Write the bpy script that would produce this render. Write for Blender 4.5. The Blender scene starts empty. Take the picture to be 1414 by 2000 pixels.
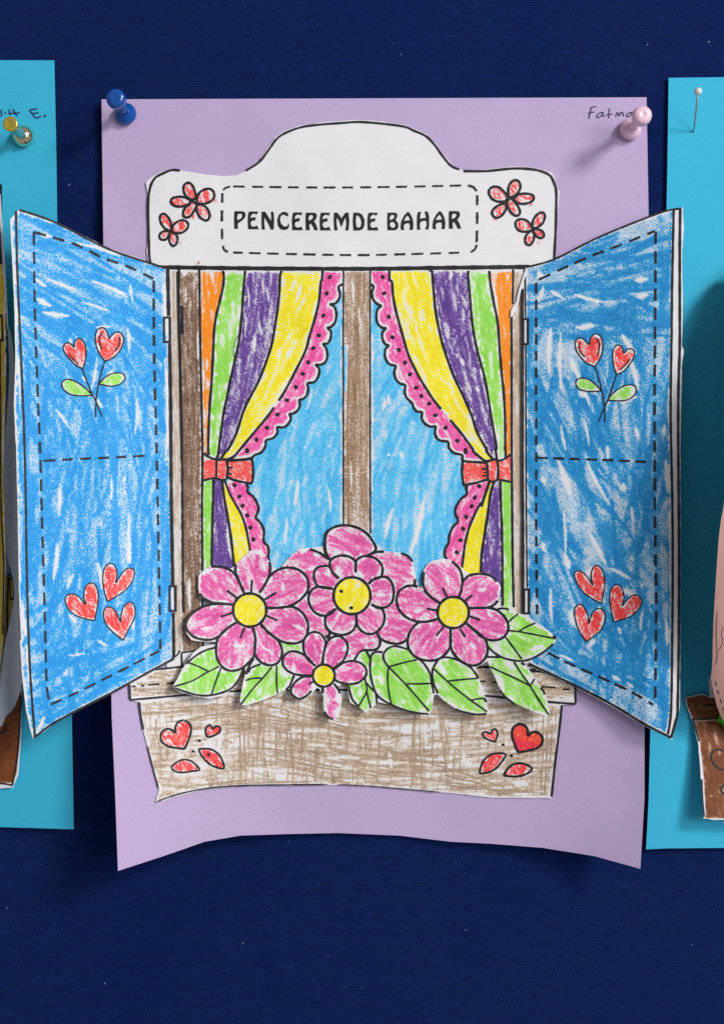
import bpy, math, random
import numpy as np
from mathutils import Vector, Matrix
from mathutils.geometry import delaunay_2d_cdt, tessellate_polygon

# ------------------------------------------------------------------ camera
SC = bpy.context.scene
MM = 0.001
S = 0.19718            # millimetres per traced unit: the lilac sheet is an A4 (210 mm wide)
D = 500.0              # camera distance from the board, mm
CX, CY = 707.0, 1000.0
cam_d = bpy.data.cameras.new("camera")
cam = bpy.data.objects.new("camera", cam_d)
SC.collection.objects.link(cam)
cam.location = (0, -D * MM, 0)
cam.rotation_euler = (math.radians(90), 0, 0)
cam_d.sensor_fit = 'VERTICAL'
cam_d.sensor_height = 24
cam_d.sensor_width = 24
cam_d.lens = 24 * D / (2000 * S)
cam_d.clip_start = 0.02
cam_d.clip_end = 20
SC.camera = cam

# ------------------------------------------------------------------ light
w = bpy.data.worlds.new("World")
SC.world = w
w.use_nodes = True
w.node_tree.nodes["Background"].inputs[0].default_value = (0.93, 0.95, 1.0, 1)
w.node_tree.nodes["Background"].inputs[1].default_value = 0.27

def area(name, d, dist, size, power, col):
    L = bpy.data.lights.new(name, 'AREA')
    L.shape = 'DISK'
    L.size = size
    L.energy = power
    L.color = col
    o = bpy.data.objects.new(name, L)
    SC.collection.objects.link(o)
    v = Vector(d).normalized()
    o.location = v * dist
    o.rotation_euler = v.to_track_quat('Z', 'Y').to_euler()
    return o
area("window_light", (1.02, -1.0, 0.69), 2.4, 0.50, 35, (1.0, 0.985, 0.96))
area("room_light", (0.9, -1.3, 0.25), 1.8, 0.8, 12.5, (0.95, 0.97, 1.0))
SC.view_settings.view_transform = 'Standard'
SC.view_settings.look = 'None'
SC.view_settings.exposure = 0.0
SC.view_settings.gamma = 1.0
SC.cycles.max_bounces = 6
SC.cycles.use_denoising = False

rng = np.random.RandomState(7)
random.seed(7)

# ------------------------------------------------------------------ helpers
def P(x, y, h):
    """board coordinates -> metres; h = millimetres in front of the board"""
    k = (D - h) / D
    return ((x - CX) * S * k * MM, -h * MM, (CY - y) * S * k * MM)

def PV(x, y, h):
    k = (D - h) / D
    return np.stack([(x - CX) * S * k * MM, -h * MM, (CY - y) * S * k * MM], axis=-1)

def Z(x0, y0, s, pts):
    return [(x0 + a / s, y0 + b / s) for a, b in pts]

def noise2(x, y, wl, seed, n=5):
    r = np.random.RandomState(seed)
    out = np.zeros(np.shape(x))
    for i in range(n):
        a = r.rand() * math.tau
        k = math.tau / (wl * (0.7 + 0.7 * r.rand()))
        out = out + np.sin(k * (x * math.cos(a) + y * math.sin(a)) + r.rand() * 6.28 +
                           0.8 * np.sin(k * 0.6 * (y * math.cos(a) - x * math.sin(a)) + r.rand() * 6.28))
    return out / n

def smooth(pts, closed=False, sub=5):
    pts = [tuple(p) for p in pts]
    n = len(pts)
    if n < 3:
        return pts
    out = []
    rngi = range(n) if closed else range(n - 1)
    for i in rngi:
        if closed:
            p0, p1, p2, p3 = pts[(i - 1) % n], pts[i], pts[(i + 1) % n], pts[(i + 2) % n]
        else:
            p0, p1, p2, p3 = pts[max(i - 1, 0)], pts[i], pts[i + 1], pts[min(i + 2, n - 1)]
        for k in range(sub):
            t = k / sub
            t2, t3 = t * t, t * t * t
            out.append(tuple(0.5 * (2 * p1[c] + (p2[c] - p0[c]) * t + (2 * p0[c] - 5 * p1[c] + 4 * p2[c] - p3[c]) * t2
                                    + (3 * p1[c] - p0[c] - 3 * p2[c] + p3[c]) * t3) for c in (0, 1)))
    if not closed:
        out.append(pts[-1])
    return out

def resample(pts, step, closed=False):
    pts = list(pts) + ([pts[0]] if closed else [])
    out = [pts[0]]
    for a, b in zip(pts[:-1], pts[1:]):
        L = math.hypot(b[0] - a[0], b[1] - a[1])
        n = max(1, int(L / step))
        for k in range(1, n + 1):
            out.append((a[0] + (b[0] - a[0]) * k / n, a[1] + (b[1] - a[1]) * k / n))
    if closed:
        out.pop()
    return out

def inside(poly, X, Y):
    p = np.asarray(poly, float)
    res = np.zeros(X.shape, bool)
    j = len(p) - 1
    for i in range(len(p)):
        xi, yi = p[i]; xj, yj = p[j]
        if yi != yj:
            c = ((yi > Y) != (yj > Y)) & (X < (xj - xi) * (Y - yi) / (yj - yi) + xi)
            res ^= c
        j = i
    return res

def edge_dist(poly, X, Y):
    p = np.asarray(poly, float)
    best = np.full(X.shape, 1e9)
    for i in range(len(p)):
        a = p[i - 1]; b = p[i]
        d = b - a
        L2 = d @ d + 1e-9
        t = np.clip(((X - a[0]) * d[0] + (Y - a[1]) * d[1]) / L2, 0, 1)
        best = np.minimum(best, (X - a[0] - t * d[0]) ** 2 + (Y - a[1] - t * d[1]) ** 2)
    return np.sqrt(best)

def seg_d(X, Y, x0, y0, x1, y1):
    dx, dy = x1 - x0, y1 - y0
    t = np.clip(((X - x0) * dx + (Y - y0) * dy) / (dx * dx + dy * dy + 1e-9), 0, 1)
    return np.hypot(X - x0 - t * dx, Y - y0 - t * dy)

COL = SC.collection
def link(name, me, parent=None, mat=None, smooth_shade=True):
    o = bpy.data.objects.new(name, me)
    COL.objects.link(o)
    if mat is not None:
        me.materials.append(mat)
    if smooth_shade and len(me.polygons):
        me.polygons.foreach_set("use_smooth", [True] * len(me.polygons))
    if parent is not None:
        par(o, parent)
    return o

def par(o, parent):
    o.parent = parent
    m = Matrix.Identity(4)
    q = parent
    while q is not None:
        m = Matrix.Translation(q.location) @ m
        q = q.parent
    o.matrix_parent_inverse = m.inverted() if parent.parent is None else Matrix.Identity(4)

def thing(name, x, y, h, label, cat, group=None):
    o = bpy.data.objects.new(name, None)
    COL.objects.link(o)
    o.empty_display_size = 0.02
    o.location = P(x, y, h)
    o['label'] = label
    o['category'] = cat
    o['kind'] = 'thing'
    if group:
        o['group'] = group
    return o

def lin(c):
    return tuple(((v / 255) / 12.92 if v / 255 <= 0.04045 else ((v / 255 + 0.055) / 1.055) ** 2.4) for v in c)

# ------------------------------------------------------------------ materials
def new_mat(name):
    m = bpy.data.materials.new(name)
    m.use_nodes = True
    nt = m.node_tree
    b = nt.nodes["Principled BSDF"]
    b.inputs["Specular IOR Level"].default_value = 0.25
    return m, nt, b

def node(nt, t, **kw):
    n = nt.nodes.new(t)
    for k, v in kw.items():
        setattr(n, k, v)
    return n

def tex_noise(nt, vec, scale, detail=2, rough=0.6):
    n = node(nt, "ShaderNodeTexNoise")
    n.inputs["Scale"].default_value = scale
    n.inputs["Detail"].default_value = detail
    n.inputs["Roughness"].default_value = rough
    nt.links.new(vec, n.inputs["Vector"])
    return n.outputs["Fac"]

def mrange(nt, val, a, b, c=0.0, d=1.0, smoothstep=False):
    n = node(nt, "ShaderNodeMapRange")
    if smoothstep:
        n.interpolation_type = 'SMOOTHSTEP'
    nt.links.new(val, n.inputs["Value"])
    for i, v in zip(("From Min", "From Max", "To Min", "To Max"), (a, b, c, d)):
        n.inputs[i].default_value = v
    return n.outputs["Result"]

def mix(nt, fac, a, b):
    n = node(nt, "ShaderNodeMix", data_type='RGBA')
    if hasattr(fac, "default_value") or isinstance(fac, bpy.types.NodeSocket):
        nt.links.new(fac, n.inputs[0])
    else:
        n.inputs[0].default_value = fac
    for i, v in ((6, a), (7, b)):
        if isinstance(v, bpy.types.NodeSocket):
            nt.links.new(v, n.inputs[i])
        else:
            n.inputs[i].default_value = (*v, 1)
    return n.outputs[2]

def math_n(nt, op, a, b):
    n = node(nt, "ShaderNodeMath", operation=op)
    for i, v in ((0, a), (1, b)):
        if isinstance(v, bpy.types.NodeSocket):
            nt.links.new(v, n.inputs[i])
        else:
            n.inputs[i].default_value = v
    return n.outputs[0]

def bump(nt, b, h, strength, dist):
    n = node(nt, "ShaderNodeBump")
    n.inputs["Strength"].default_value = strength
    n.inputs["Distance"].default_value = dist
    nt.links.new(h, n.inputs["Height"])
    nt.links.new(n.outputs["Normal"], b.inputs["Normal"])

PAPER = (0.80, 0.785, 0.795)

def paper_mat(name, col, speck=0.05, blotch=0.05, rough=0.75, speck_dark=None):
    m, nt, b = new_mat(name)
    tc = node(nt, "ShaderNodeTexCoord").outputs["Object"]
    f1 = tex_noise(nt, tc, 1500, 3, 0.7)
    f2 = tex_noise(nt, tc, 28, 3, 0.6)
    c0 = tuple(v * (1 - speck) for v in col)
    c1 = tuple(min(v * (1 + speck), 0.95) for v in col)
    c = mix(nt, mrange(nt, f1, 0.3, 0.7), c0, c1)
    c = mix(nt, mrange(nt, f2, 0.3, 0.75, 0, blotch), c, tuple(v * 0.7 for v in col))
    # short fibres
    mp = node(nt, "ShaderNodeMapping")
    mp.inputs["Rotation"].default_value = (0, 0.6, 0)
    mp.inputs["Scale"].default_value = (1, 1, 0.5)
    nt.links.new(tc, mp.inputs[0])
    f3 = tex_noise(nt, mp.outputs[0], 1300, 1, 0.5)
    c = mix(nt, mrange(nt, f3, 0.66, 0.80, 0, 0.16 if speck_dark else 0.06), c, speck_dark or tuple(v * 0.6 for v in col))
    nt.links.new(c, b.inputs["Base Color"])
    b.inputs["Roughness"].default_value = rough
    bump(nt, b, f1, 0.25, 0.00006)
    return m

_cr = {}
def crayon(name, col, dark=None, grain=1.0, scale=1950, under=PAPER, lo=0.42, hi=0.66, light=None):
    """paper with wax on it: the mesh attribute 'wax' says how hard the crayon pressed there"""
    if name in _cr:
        return _cr[name]
    m, nt, b = new_mat("crayon_" + name)
    c1 = tuple(v for v in lin(col))
    gain = 1.10
    c1 = tuple(min(v * gain, 0.95) for v in c1)
    c2 = tuple(min(v * gain, 0.95) for v in lin(dark)) if dark else tuple(v * 0.72 for v in c1)
    tc = node(nt, "ShaderNodeTexCoord").outputs["Object"]
    at = node(nt, "ShaderNodeAttribute", attribute_name="wax").outputs["Fac"]
    g1 = tex_noise(nt, tc, scale, 2, 0.7)
    g2 = tex_noise(nt, tc, scale * 0.28, 2, 0.6)
    g = math_n(nt, 'ADD', math_n(nt, 'MULTIPLY', math_n(nt, 'SUBTRACT', g1, 0.5), 3.1 * grain),
               math_n(nt, 'MULTIPLY', math_n(nt, 'SUBTRACT', g2, 0.5), 0.55 * grain))
    g = math_n(nt, 'MULTIPLY', g, mrange(nt, at, 0.0, 0.3))
    v = math_n(nt, 'ADD', at, g)
    cov = mrange(nt, v, 0.10, 0.60, 0, 0.97, True)
    deep = mrange(nt, v, 0.62, 1.15, 0, 1, True)
    lc = light and tuple(min(v * gain, 0.95) for v in lin(light)) or tuple(a * 0.6 + p * 0.4 for a, p in zip(c1, under))
    wx = mix(nt, deep, c1, c2)
    thin = mix(nt, mrange(nt, at, 0.02, 0.40, 0, 0.62), under, lc)
    fp = tex_noise(nt, tc, 1500, 3, 0.7)
    thin2 = mix(nt, mrange(nt, fp, 0.3, 0.7, 0, 0.07), thin, (0.5, 0.5, 0.5))
    c = mix(nt, cov, thin2, wx)
    nt.links.new(c, b.inputs["Base Color"])
    b.inputs["Roughness"].default_value = 0.55
    bump(nt, b, v, 0.18, 0.00008)
    _cr[name] = m
    return m

def flat_mat(name, col, rough=0.5, metallic=0.0, spec=0.3, noise=0.15, scale=900):
    m, nt, b = new_mat(name)
    tc = node(nt, "ShaderNodeTexCoord").outputs["Object"]
    f = tex_noise(nt, tc, scale, 3, 0.6)
    c = mix(nt, mrange(nt, f, 0.3, 0.7), tuple(v * (1 - noise) for v in col), tuple(min(0.95, v * (1 + noise)) for v in col))
    nt.links.new(c, b.inputs["Base Color"])
    b.inputs["Roughness"].default_value = rough
    b.inputs["Metallic"].default_value = metallic
    b.inputs["Specular IOR Level"].default_value = spec
    return m

INK = flat_mat("printed_ink", (0.014, 0.014, 0.018), 0.55, noise=0.5, scale=1800)
PEN = flat_mat("ballpoint_ink", (0.025, 0.018, 0.10), 0.5, noise=0.4)
WHITE = paper_mat("white_paper", PAPER, 0.03, 0.04)
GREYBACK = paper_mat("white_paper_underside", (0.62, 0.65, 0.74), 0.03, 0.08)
LILAC = paper_mat("lilac_paper", lin((191, 169, 206)), 0.06, 0.06, 0.8, lin((128, 100, 140)))
CYAN = paper_mat("cyan_paper", lin((58, 180, 214)), 0.04, 0.04, 0.8, lin((40, 140, 185)))

def felt_mat():
    m, nt, b = new_mat("navy_felt")
    tc = node(nt, "ShaderNodeTexCoord").outputs["Object"]
    sep = node(nt, "ShaderNodeSeparateXYZ")
    nt.links.new(tc, sep.inputs[0])
    wob = tex_noise(nt, tc, 60, 2, 0.5)
    z = math_n(nt, 'ADD', sep.outputs["Z"], math_n(nt, 'MULTIPLY', wob, 0.0010))
    fib = tex_noise(nt, tc, 1400, 4, 0.75)
    mp = node(nt, "ShaderNodeMapping")
    mp.inputs["Scale"].default_value = (0.35, 1, 1)
    nt.links.new(tc, mp.inputs[0])
    fib2 = tex_noise(nt, mp.outputs[0], 800, 3, 0.7)
    s = node(nt, "ShaderNodeMath", operation='SINE')
    nt.links.new(math_n(nt, 'MULTIPLY', z, math.tau / 0.00112), s.inputs[0])
    rib = mrange(nt, s.outputs[0], -1, 1)
    big = tex_noise(nt, tc, 18, 3, 0.6)
    h = math_n(nt, 'ADD', math_n(nt, 'MULTIPLY', rib, 0.28), math_n(nt, 'MULTIPLY', fib, 1.9))
    h = math_n(nt, 'ADD', h, fib2)
    c = mix(nt, mrange(nt, h, 1.1, 2.0), lin((5, 14, 48)), lin((20, 44, 102)))
    c = mix(nt, mrange(nt, big, 0.32, 0.7, 0, 0.6), c, lin((9, 26, 84)))
    vo = node(nt, "ShaderNodeTexVoronoi")
    vo.inputs["Scale"].default_value = 130
    nt.links.new(tc, vo.inputs["Vector"])
    lint = mrange(nt, vo.outputs["Distance"], 0.035, 0.06, 0.65, 0.0)
    sel = mrange(nt, tex_noise(nt, tc, 47, 1, 0.5), 0.56, 0.60)
    c = mix(nt, math_n(nt, 'MULTIPLY', lint, sel), c, lin((150, 165, 190)))
    nt.links.new(c, b.inputs["Base Color"])
    b.inputs["Roughness"].default_value = 0.95
    b.inputs["Specular IOR Level"].default_value = 0.05
    b.inputs["Sheen Weight"].default_value = 0.15
    b.inputs["Sheen Tint"].default_value = (0.3, 0.45, 0.9, 1)
    bump(nt, b, h, 0.7, 0.0004)
    return m
FELT = felt_mat()

# ------------------------------------------------------------------ surface builders
def sheet(name, outline, hfn, mat, parent=None, step=14, thick=0.22, wobble=0.0, back=None):
    """a cut piece of paper: outline in board units, height from hfn, real thickness"""
    out = resample(outline, step * 0.6, True)
    if wobble:
        out = [(x + wobble * float(noise2(x, y, 17, 3)), y + wobble * float(noise2(x, y, 13, 4))) for x, y in out]
    o = np.array(out)
    xs = np.arange(o[:, 0].min(), o[:, 0].max(), step)
    ys = np.arange(o[:, 1].min(), o[:, 1].max(), step)
    X, Y = np.meshgrid(xs, ys)
    X = X + (np.arange(len(ys))[:, None] % 2) * step * 0.5
    ok = inside(out, X, Y)
    X, Y = X[ok], Y[ok]
    far = edge_dist(out, X, Y) > step * 0.35
    pts = [Vector((a, b)) for a, b in out] + [Vector((float(a), float(b))) for a, b in zip(X[far], Y[far])]
    n = len(out)
    vs, es, fs, _, _, _ = delaunay_2d_cdt(pts, [(i, (i + 1) % n) for i in range(n)], [], 1, 1e-5)
    vx = np.array([v.x for v in vs]); vy = np.array([v.y for v in vs])
    h = hfn(vx, vy)
    top = PV(vx, vy, h)
    bot = PV(vx, vy, h - thick)
    N = len(vs)
    faces = []
    cnt = {}
    for f in fs:
        f = list(f)
        for i in range(len(f)):
            e = (f[i], f[(i + 1) % len(f)])
            cnt[e] = 1
        faces.append(f)
    rim = []
    allf = [f[::-1] for f in faces] + [[i + N for i in f] for f in faces]
    for (a, b) in list(cnt):
        if (b, a) not in cnt:
            rim.append((a, b))
    verts = [tuple(v) for v in top] + [tuple(v) for v in bot]
    for a, b in rim:
        k0 = len(verts)
        verts += [verts[a], verts[b], verts[b + N], verts[a + N]]
        allf.append([k0, k0 + 1, k0 + 2, k0 + 3])
    me = bpy.data.meshes.new(name)
    me.from_pydata(verts, [], allf)
    ob = link(name, me, parent, mat)
    # crisp rim
    nf = len(faces)
    fl = [True] * (2 * nf) + [False] * (len(allf) - 2 * nf)
    me.polygons.foreach_set("use_smooth", fl)
    if back is not None:
        me.materials.append(back)
        me.polygons.foreach_set("material_index", [0] * nf + [1] * nf + [0] * (len(allf) - 2 * nf))
    # orient: top faces must look at -Y
    me.update()
    if me.polygons[0].normal.y > 0:
        me.flip_normals()
    return ob

def wax_field(X, Y, poly, ang=90, width=7, length=90, dens=1.7, inset=5, seed=0, press=(0.45, 0.95), gaps=(), spread=7, base=0.0, rag=1.0, away=None):
    r = np.random.RandomState(seed + 11)
    base = 0.23 + base * 0.6
    dens = dens * 1.15
    press = (press[0] * 0.6, press[1] * 0.82)
    x0, x1, y0, y1 = X.min(), X.max(), Y.min(), Y.max()
    c = np.full(X.shape, base)
    areaa = max((x1 - x0) * (y1 - y0), 1)
    n = int(areaa * dens / (length * width)) + 3
    g = X[0, 1] - X[0, 0] if X.shape[1] > 1 else 2
    for k in range(n):
        cx = x0 + r.rand() * (x1 - x0); cy = y0 + r.rand() * (y1 - y0)
        a = ang(cx, cy, r) if callable(ang) else ang
        a = math.radians(a + r.randn() * spread)
        L = length * (0.5 + r.rand()) * 0.5
        wd = width * (0.55 + 0.8 * r.rand())
        ca, sa = math.cos(a), math.sin(a)
        ex = abs(ca) * L + wd + 3; ey = abs(sa) * L + wd + 3
        i0 = max(int((cy - ey - y0) / g), 0); i1 = min(int((cy + ey - y0) / g) + 2, X.shape[0])
        j0 = max(int((cx - ex - x0) / g), 0); j1 = min(int((cx + ex - x0) / g) + 2, X.shape[1])
        if i0 >= i1 or j0 >= j1:
            continue
        xx = X[i0:i1, j0:j1] - cx; yy = Y[i0:i1, j0:j1] - cy
        t = (xx * ca + yy * sa) / L
        cv = r.randn() * wd * 0.8
        d = (-xx * sa + yy * ca) + cv * (t * t - 0.5)
        p = press[0] + (press[1] - press[0]) * r.rand()
        prof = np.clip(1.25 - (2 * d / wd) ** 2, 0, 1) * np.clip((1 - np.abs(t)) * L / (wd * 0.8), 0, 1)
        s = c[i0:i1, j0:j1]
        c[i0:i1, j0:j1] = s + p * prof * (1.12 - s)
    c = c * (0.86 + 0.20 * noise2(X, Y, 55, seed + 1) + 0.12 * noise2(X, Y, 17, seed + 2))
    if inset > 0:
        dd = edge_dist(poly, X, Y)
        rough = noise2(X, Y, max(inset * 1.8, 7), seed + 5) * 0.8 + noise2(X, Y, max(inset * 5, 22), seed + 6) * 1.1
        c = c * np.clip((dd + rough * inset * 0.8 * rag - inset * 0.45) / (inset * 0.45), 0, 1)
    if away is not None:
        line, near, far = away
        dl = np.full(X.shape, 1e9)
        for a_, b_ in zip(line[:-1], line[1:]):
            dl = np.minimum(dl, seg_d(X, Y, a_[0], a_[1], b_[0], b_[1]))
        c = c * np.clip((dl + 1.6 * noise2(X, Y, 20, seed + 3) - near) / (far - near), 0, 1)
    for (a, b, e, f, wd) in gaps:
        dx, dy = e - a, f - b
        tt = np.clip(((X - a) * dx + (Y - b) * dy) / (dx * dx + dy * dy + 1e-9), 0, 1)
        bow = (np.sin(tt * 3.14) * 0.025 * math.hypot(dx, dy) * (1 if (int(a) % 2) else -1))
        L_ = math.hypot(dx, dy) + 1e-6
        d = np.hypot(X - a - tt * dx + dy / L_ * bow, Y - b - tt * dy - dx / L_ * bow)
        wl = (wd + 0.8) * ((0.5 + 0.8 * np.sin(tt * 3.14)) if L_ > 2.2 * wd else 1.0) * (1 + 0.35 * noise2(X, Y, 11, seed + 9)) + 1e-6
        c = c * np.clip((d / wl) ** 1.7, 0, 1)
    return c

def region(name, poly, hfn, dz, mat, parent, step=2.6, label=None, **wx):
    p = np.array(poly)
    xs = np.arange(p[:, 0].min() - step, p[:, 0].max() + 2 * step, step)
    ys = np.arange(p[:, 1].min() - step, p[:, 1].max() + 2 * step, step)
    X, Y = np.meshgrid(xs, ys)
    C = wax_field(X, Y, poly, **wx)
    cx = (X[:-1, :-1] + X[1:, 1:]) / 2; cy = (Y[:-1, :-1] + Y[1:, 1:]) / 2
    m = inside(poly, cx, cy)
    idx = np.arange(X.size).reshape(X.shape)
    a = idx[:-1, :-1][m]; b = idx[:-1, 1:][m]; c = idx[1:, 1:][m]; d = idx[1:, :-1][m]
    quads = np.stack([a, d, c, b], 1)
    if len(quads) == 0:
        return None
    used, inv, cnt = np.unique(quads, return_inverse=True, return_counts=True)
    quads = inv.reshape(quads.shape)
    x = X.ravel()[used].copy(); y = Y.ravel()[used].copy()
    bd = np.where(cnt < 4)[0]
    bx, by = x[bd], y[bd]
    best = np.full(bx.shape, 1e9); nx_, ny_ = bx.copy(), by.copy()
    for i in range(len(p)):
        a_ = p[i - 1]; d_ = p[i] - a_
        t_ = np.clip(((bx - a_[0]) * d_[0] + (by - a_[1]) * d_[1]) / (d_ @ d_ + 1e-9), 0, 1)
        qx = a_[0] + t_ * d_[0]; qy = a_[1] + t_ * d_[1]
        dd_ = np.hypot(bx - qx, by - qy)
        m_ = (dd_ < best) & (dd_ < 0.95 * step)
        best[m_] = dd_[m_]; nx_[m_] = qx[m_]; ny_[m_] = qy[m_]
    x[bd] = nx_; y[bd] = ny_
    # the rim follows the traced outline, not the grid
    co = PV(x, y, hfn(x, y) + dz)
    me = bpy.data.meshes.new(name)
    me.vertices.add(len(used)); me.vertices.foreach_set("co", co.ravel())
    me.loops.add(quads.size); me.loops.foreach_set("vertex_index", quads.ravel().astype(np.int32))
    me.polygons.add(len(quads)); me.polygons.foreach_set("loop_start", (np.arange(len(quads)) * 4).astype(np.int32))
    me.update(calc_edges=True)
    at = me.attributes.new("wax", 'FLOAT', 'POINT')
    at.data.foreach_set("value", C.ravel()[used].astype(np.float32))
    me.update()
    if me.polygons[0].normal.y > 0:
        me.flip_normals()
    o = link(name, me, parent, mat)
    if label:
        o['label'] = label
    return o

class Ink:
    def __init__(self, hfn, dz=0.16):
        self.h = hfn; self.dz = dz; self.v = []; self.f = []; self.k = 0
    def line(self, pts, w=4.0, closed=False, sm=True, taper=False, sub=5):
        w = w * 1.14
        if sm:
            pts = smooth(pts, closed, sub)
        pts = resample(pts, 6, closed)
        q = [pts[0]]
        for p in pts[1:]:
            if math.hypot(p[0] - q[-1][0], p[1] - q[-1][1]) > 0.4:
                q.append(p)
        pts = q
        n = len(pts)
        if n < 2:
            return
        base = len(self.v)
        self.k += 1
        z = self.dz + (self.k % 40) * 0.003
        ws = []
        for i, (x, y) in enumerate(pts):
            a = pts[(i - 1) % n] if (closed or i > 0) else pts[i]
            b = pts[(i + 1) % n] if (closed or i < n - 1) else pts[i]
            tx, ty = b[0] - a[0], b[1] - a[1]
            L = math.hypot(tx, ty) or 1
            nx, ny = -ty / L, tx / L
            ww = w * 0.5 * (1 + 0.09 * math.sin(i * 0.9 + base) + 0.05 * math.sin(i * 2.3))
            if taper:
                ww *= min(1, 0.35 + min(i, n - 1 - i) * 0.4)
            ws.append((x + nx * ww, y + ny * ww)); ws.append((x - nx * ww, y - ny * ww))
        xs = np.array([p[0] for p in ws]); ys = np.array([p[1] for p in ws])
        self.v += [tuple(c) for c in PV(xs, ys, self.h(xs, ys) + z)]
        m = n if closed else n - 1
        for i in range(m):
            j = (i + 1) % n
            self.f.append((base + 2 * i, base + 2 * i + 1, base + 2 * j + 1, base + 2 * j))
        return self
    def dot(self, x, y, r, n=12):
        self.k += 1
        z = self.dz + (self.k % 40) * 0.003
        a = np.linspace(0, math.tau, n, endpoint=False)
        rr = r * (1 + 0.12 * np.sin(2 * a + x))
        xs = x + rr * np.cos(a); ys = y + rr * np.sin(a)
        base = len(self.v)
        self.v += [tuple(c) for c in PV(xs, ys, self.h(xs, ys) + z)]
        self.f.append(tuple(range(base, base + n)))
    def poly(self, rings):
        self.k += 1
        z = self.dz + (self.k % 40) * 0.003
        rings = [resample(r, 5, True) for r in rings]
        tri = tessellate_polygon([[Vector((x, y, 0)) for x, y in r] for r in rings])
        flat = [p for r in rings for p in r]
        xs = np.array([p[0] for p in flat]); ys = np.array([p[1] for p in flat])
        base = len(self.v)
        self.v += [tuple(c) for c in PV(xs, ys, self.h(xs, ys) + z)]
        self.f += [tuple(base + i for i in t) for t in tri]
    def dashes(self, pts, dash=25, gap=11, w=4, start=0):
        pts = resample(smooth(pts, False, 6), 2)
        acc = start; cur = []
        for a, b in zip(pts[:-1], pts[1:]):
            ph = acc % (dash + gap)
            if ph < dash:
                cur.append(a)
            elif cur:
                self.line(cur, w * (0.9 + 0.2 * random.random()), sm=False); cur = []
            acc += math.hypot(b[0] - a[0], b[1] - a[1])
        if len(cur) > 2:
            self.line(cur, w, sm=False)
    def build(self, name, parent=None, mat=None, label=None):
        me = bpy.data.meshes.new(name)
        me.from_pydata(self.v, [], self.f)
        me.update()
        fl = [p.index for p in me.polygons if p.normal.y > 0]
        if fl:
            for i in fl:
                me.polygons[i].flip()
            me.update()
        o = link(name, me, parent, mat or INK, False)
        if label:
            o['label'] = label
        return o

def strip(a, b):
    """closed outline between two lines"""
    return smooth(a) + smooth(b)[::-1]

# ------------------------------------------------------------------ felt board
def plane_grid(name, x0, x1, y0, y1, h, mat):
    me = bpy.data.meshes.new(name)
    n = 24
    xs = np.linspace(x0, x1, n); ys = np.linspace(y0, y1, n)
    X, Y = np.meshgrid(xs, ys)
    hh = h + 0.25 * noise2(X, Y, 500, 2)
    co = np.stack([(X - CX) * S * MM, -hh * MM, (CY - Y) * S * MM], -1).reshape(-1, 3)
    idx = np.arange(n * n).reshape(n, n)
    f = np.stack([idx[:-1, :-1], idx[1:, :-1], idx[1:, 1:], idx[:-1, 1:]], -1).reshape(-1, 4)
    me.from_pydata([tuple(c) for c in co], [], [tuple(int(v) for v in q) for q in f])
    o = link(name, me, None, mat)
    return o
board = plane_grid("felt_board", -1500, 3100, -1500, 3500, -0.6, FELT)
board['kind'] = 'structure'
board['label'] = "navy blue ribbed felt of the notice board behind the papers"

# ------------------------------------------------------------------ heights of each paper (mm in front of the board)
def h_lilac(x, y):
    u = np.clip((x - 735) / 530.0, -1.12, 1.12)
    v = np.clip((y - 190) / 1510.0, 0, 1.02)
    A = np.where(u < 0, 31.0, 18.0)
    return (1.2 + A * v ** 1.7 * np.abs(u) ** 2.6 + 1.0 * v + 3.0 * np.clip(np.abs(u) - 0.55, 0, 1) * (1 - v)
            + 0.55 * noise2(x, y, 330, 21) + 0.40 * noise2(x, y, 190, 24) + 0.14 * noise2(x, y, 90, 22))
def h_panel(x, y):
    return (h_lilac(x, y) + 0.7 + 0.20 * noise2(x, y, 120, 31) + 0.09 * noise2(x, y, 48, 32)
            + 0.7 * np.exp(-(((x - 882) / 20) ** 2 + ((y - 905) / 20) ** 2)) * 0
            + 0.55 * np.exp(-(((x - 770) / 15) ** 2 + ((y - 908) / 15) ** 2)))
def h_left(x, y):
    t = np.clip((338 - x) / 300.0, 0, 1.1)
    return np.maximum(h_panel(np.maximum(x, 250), y), h_lilac(np.maximum(x, 215), y) + 0.6) + 0.6 + 15.0 * t ** 1.35 + 0.30 * noise2(x, y, 150, 41) * (0.2 + t) + 0.07 * noise2(x, y, 50, 42) \
        - 3.0 * t ** 2 * np.clip((y - 1250) / 190, 0, 1)
def h_right(x, y):
    t = np.clip((x - 1024) / 300.0, 0, 1.1)
    return np.maximum(h_panel(np.minimum(x, 1110), y), h_lilac(np.minimum(x, 1262), y) + 0.6) + 0.6 + 6.5 * t ** 1.3 + 0.35 * noise2(x, y, 130, 43) * (0.2 + t) + 0.08 * noise2(x, y, 45, 44)
def h_bq(x, y):
    e = np.clip((np.hypot((x - 700) / 330.0, (y - 1215) / 150.0) - 0.55), 0, 1.2) * np.clip((y - 1100) / 160.0, 0.12, 1)
    return h_panel(x, y) + 0.6 + 1.2 * np.clip((y - 1050) / 200.0, 0, 1) + 3.6 * e + 0.35 * noise2(x, y, 75, 51) + 0.08 * noise2(x, y, 30, 52)
def h_lc(x, y):
    v = np.clip((y - 110) / 1500.0, 0, 1)
    return 1.0 + 3.0 * v ** 2 * np.clip((x + 40) / 180.0, 0, 1) + 0.3 * noise2(x, y, 300, 61)
def h_rc(x, y):
    v = np.clip((y - 110) / 1500.0, 0, 1)
    return 1.0 + 1.6 * v ** 2 + 0.35 * noise2(x, y, 280, 62)

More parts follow.
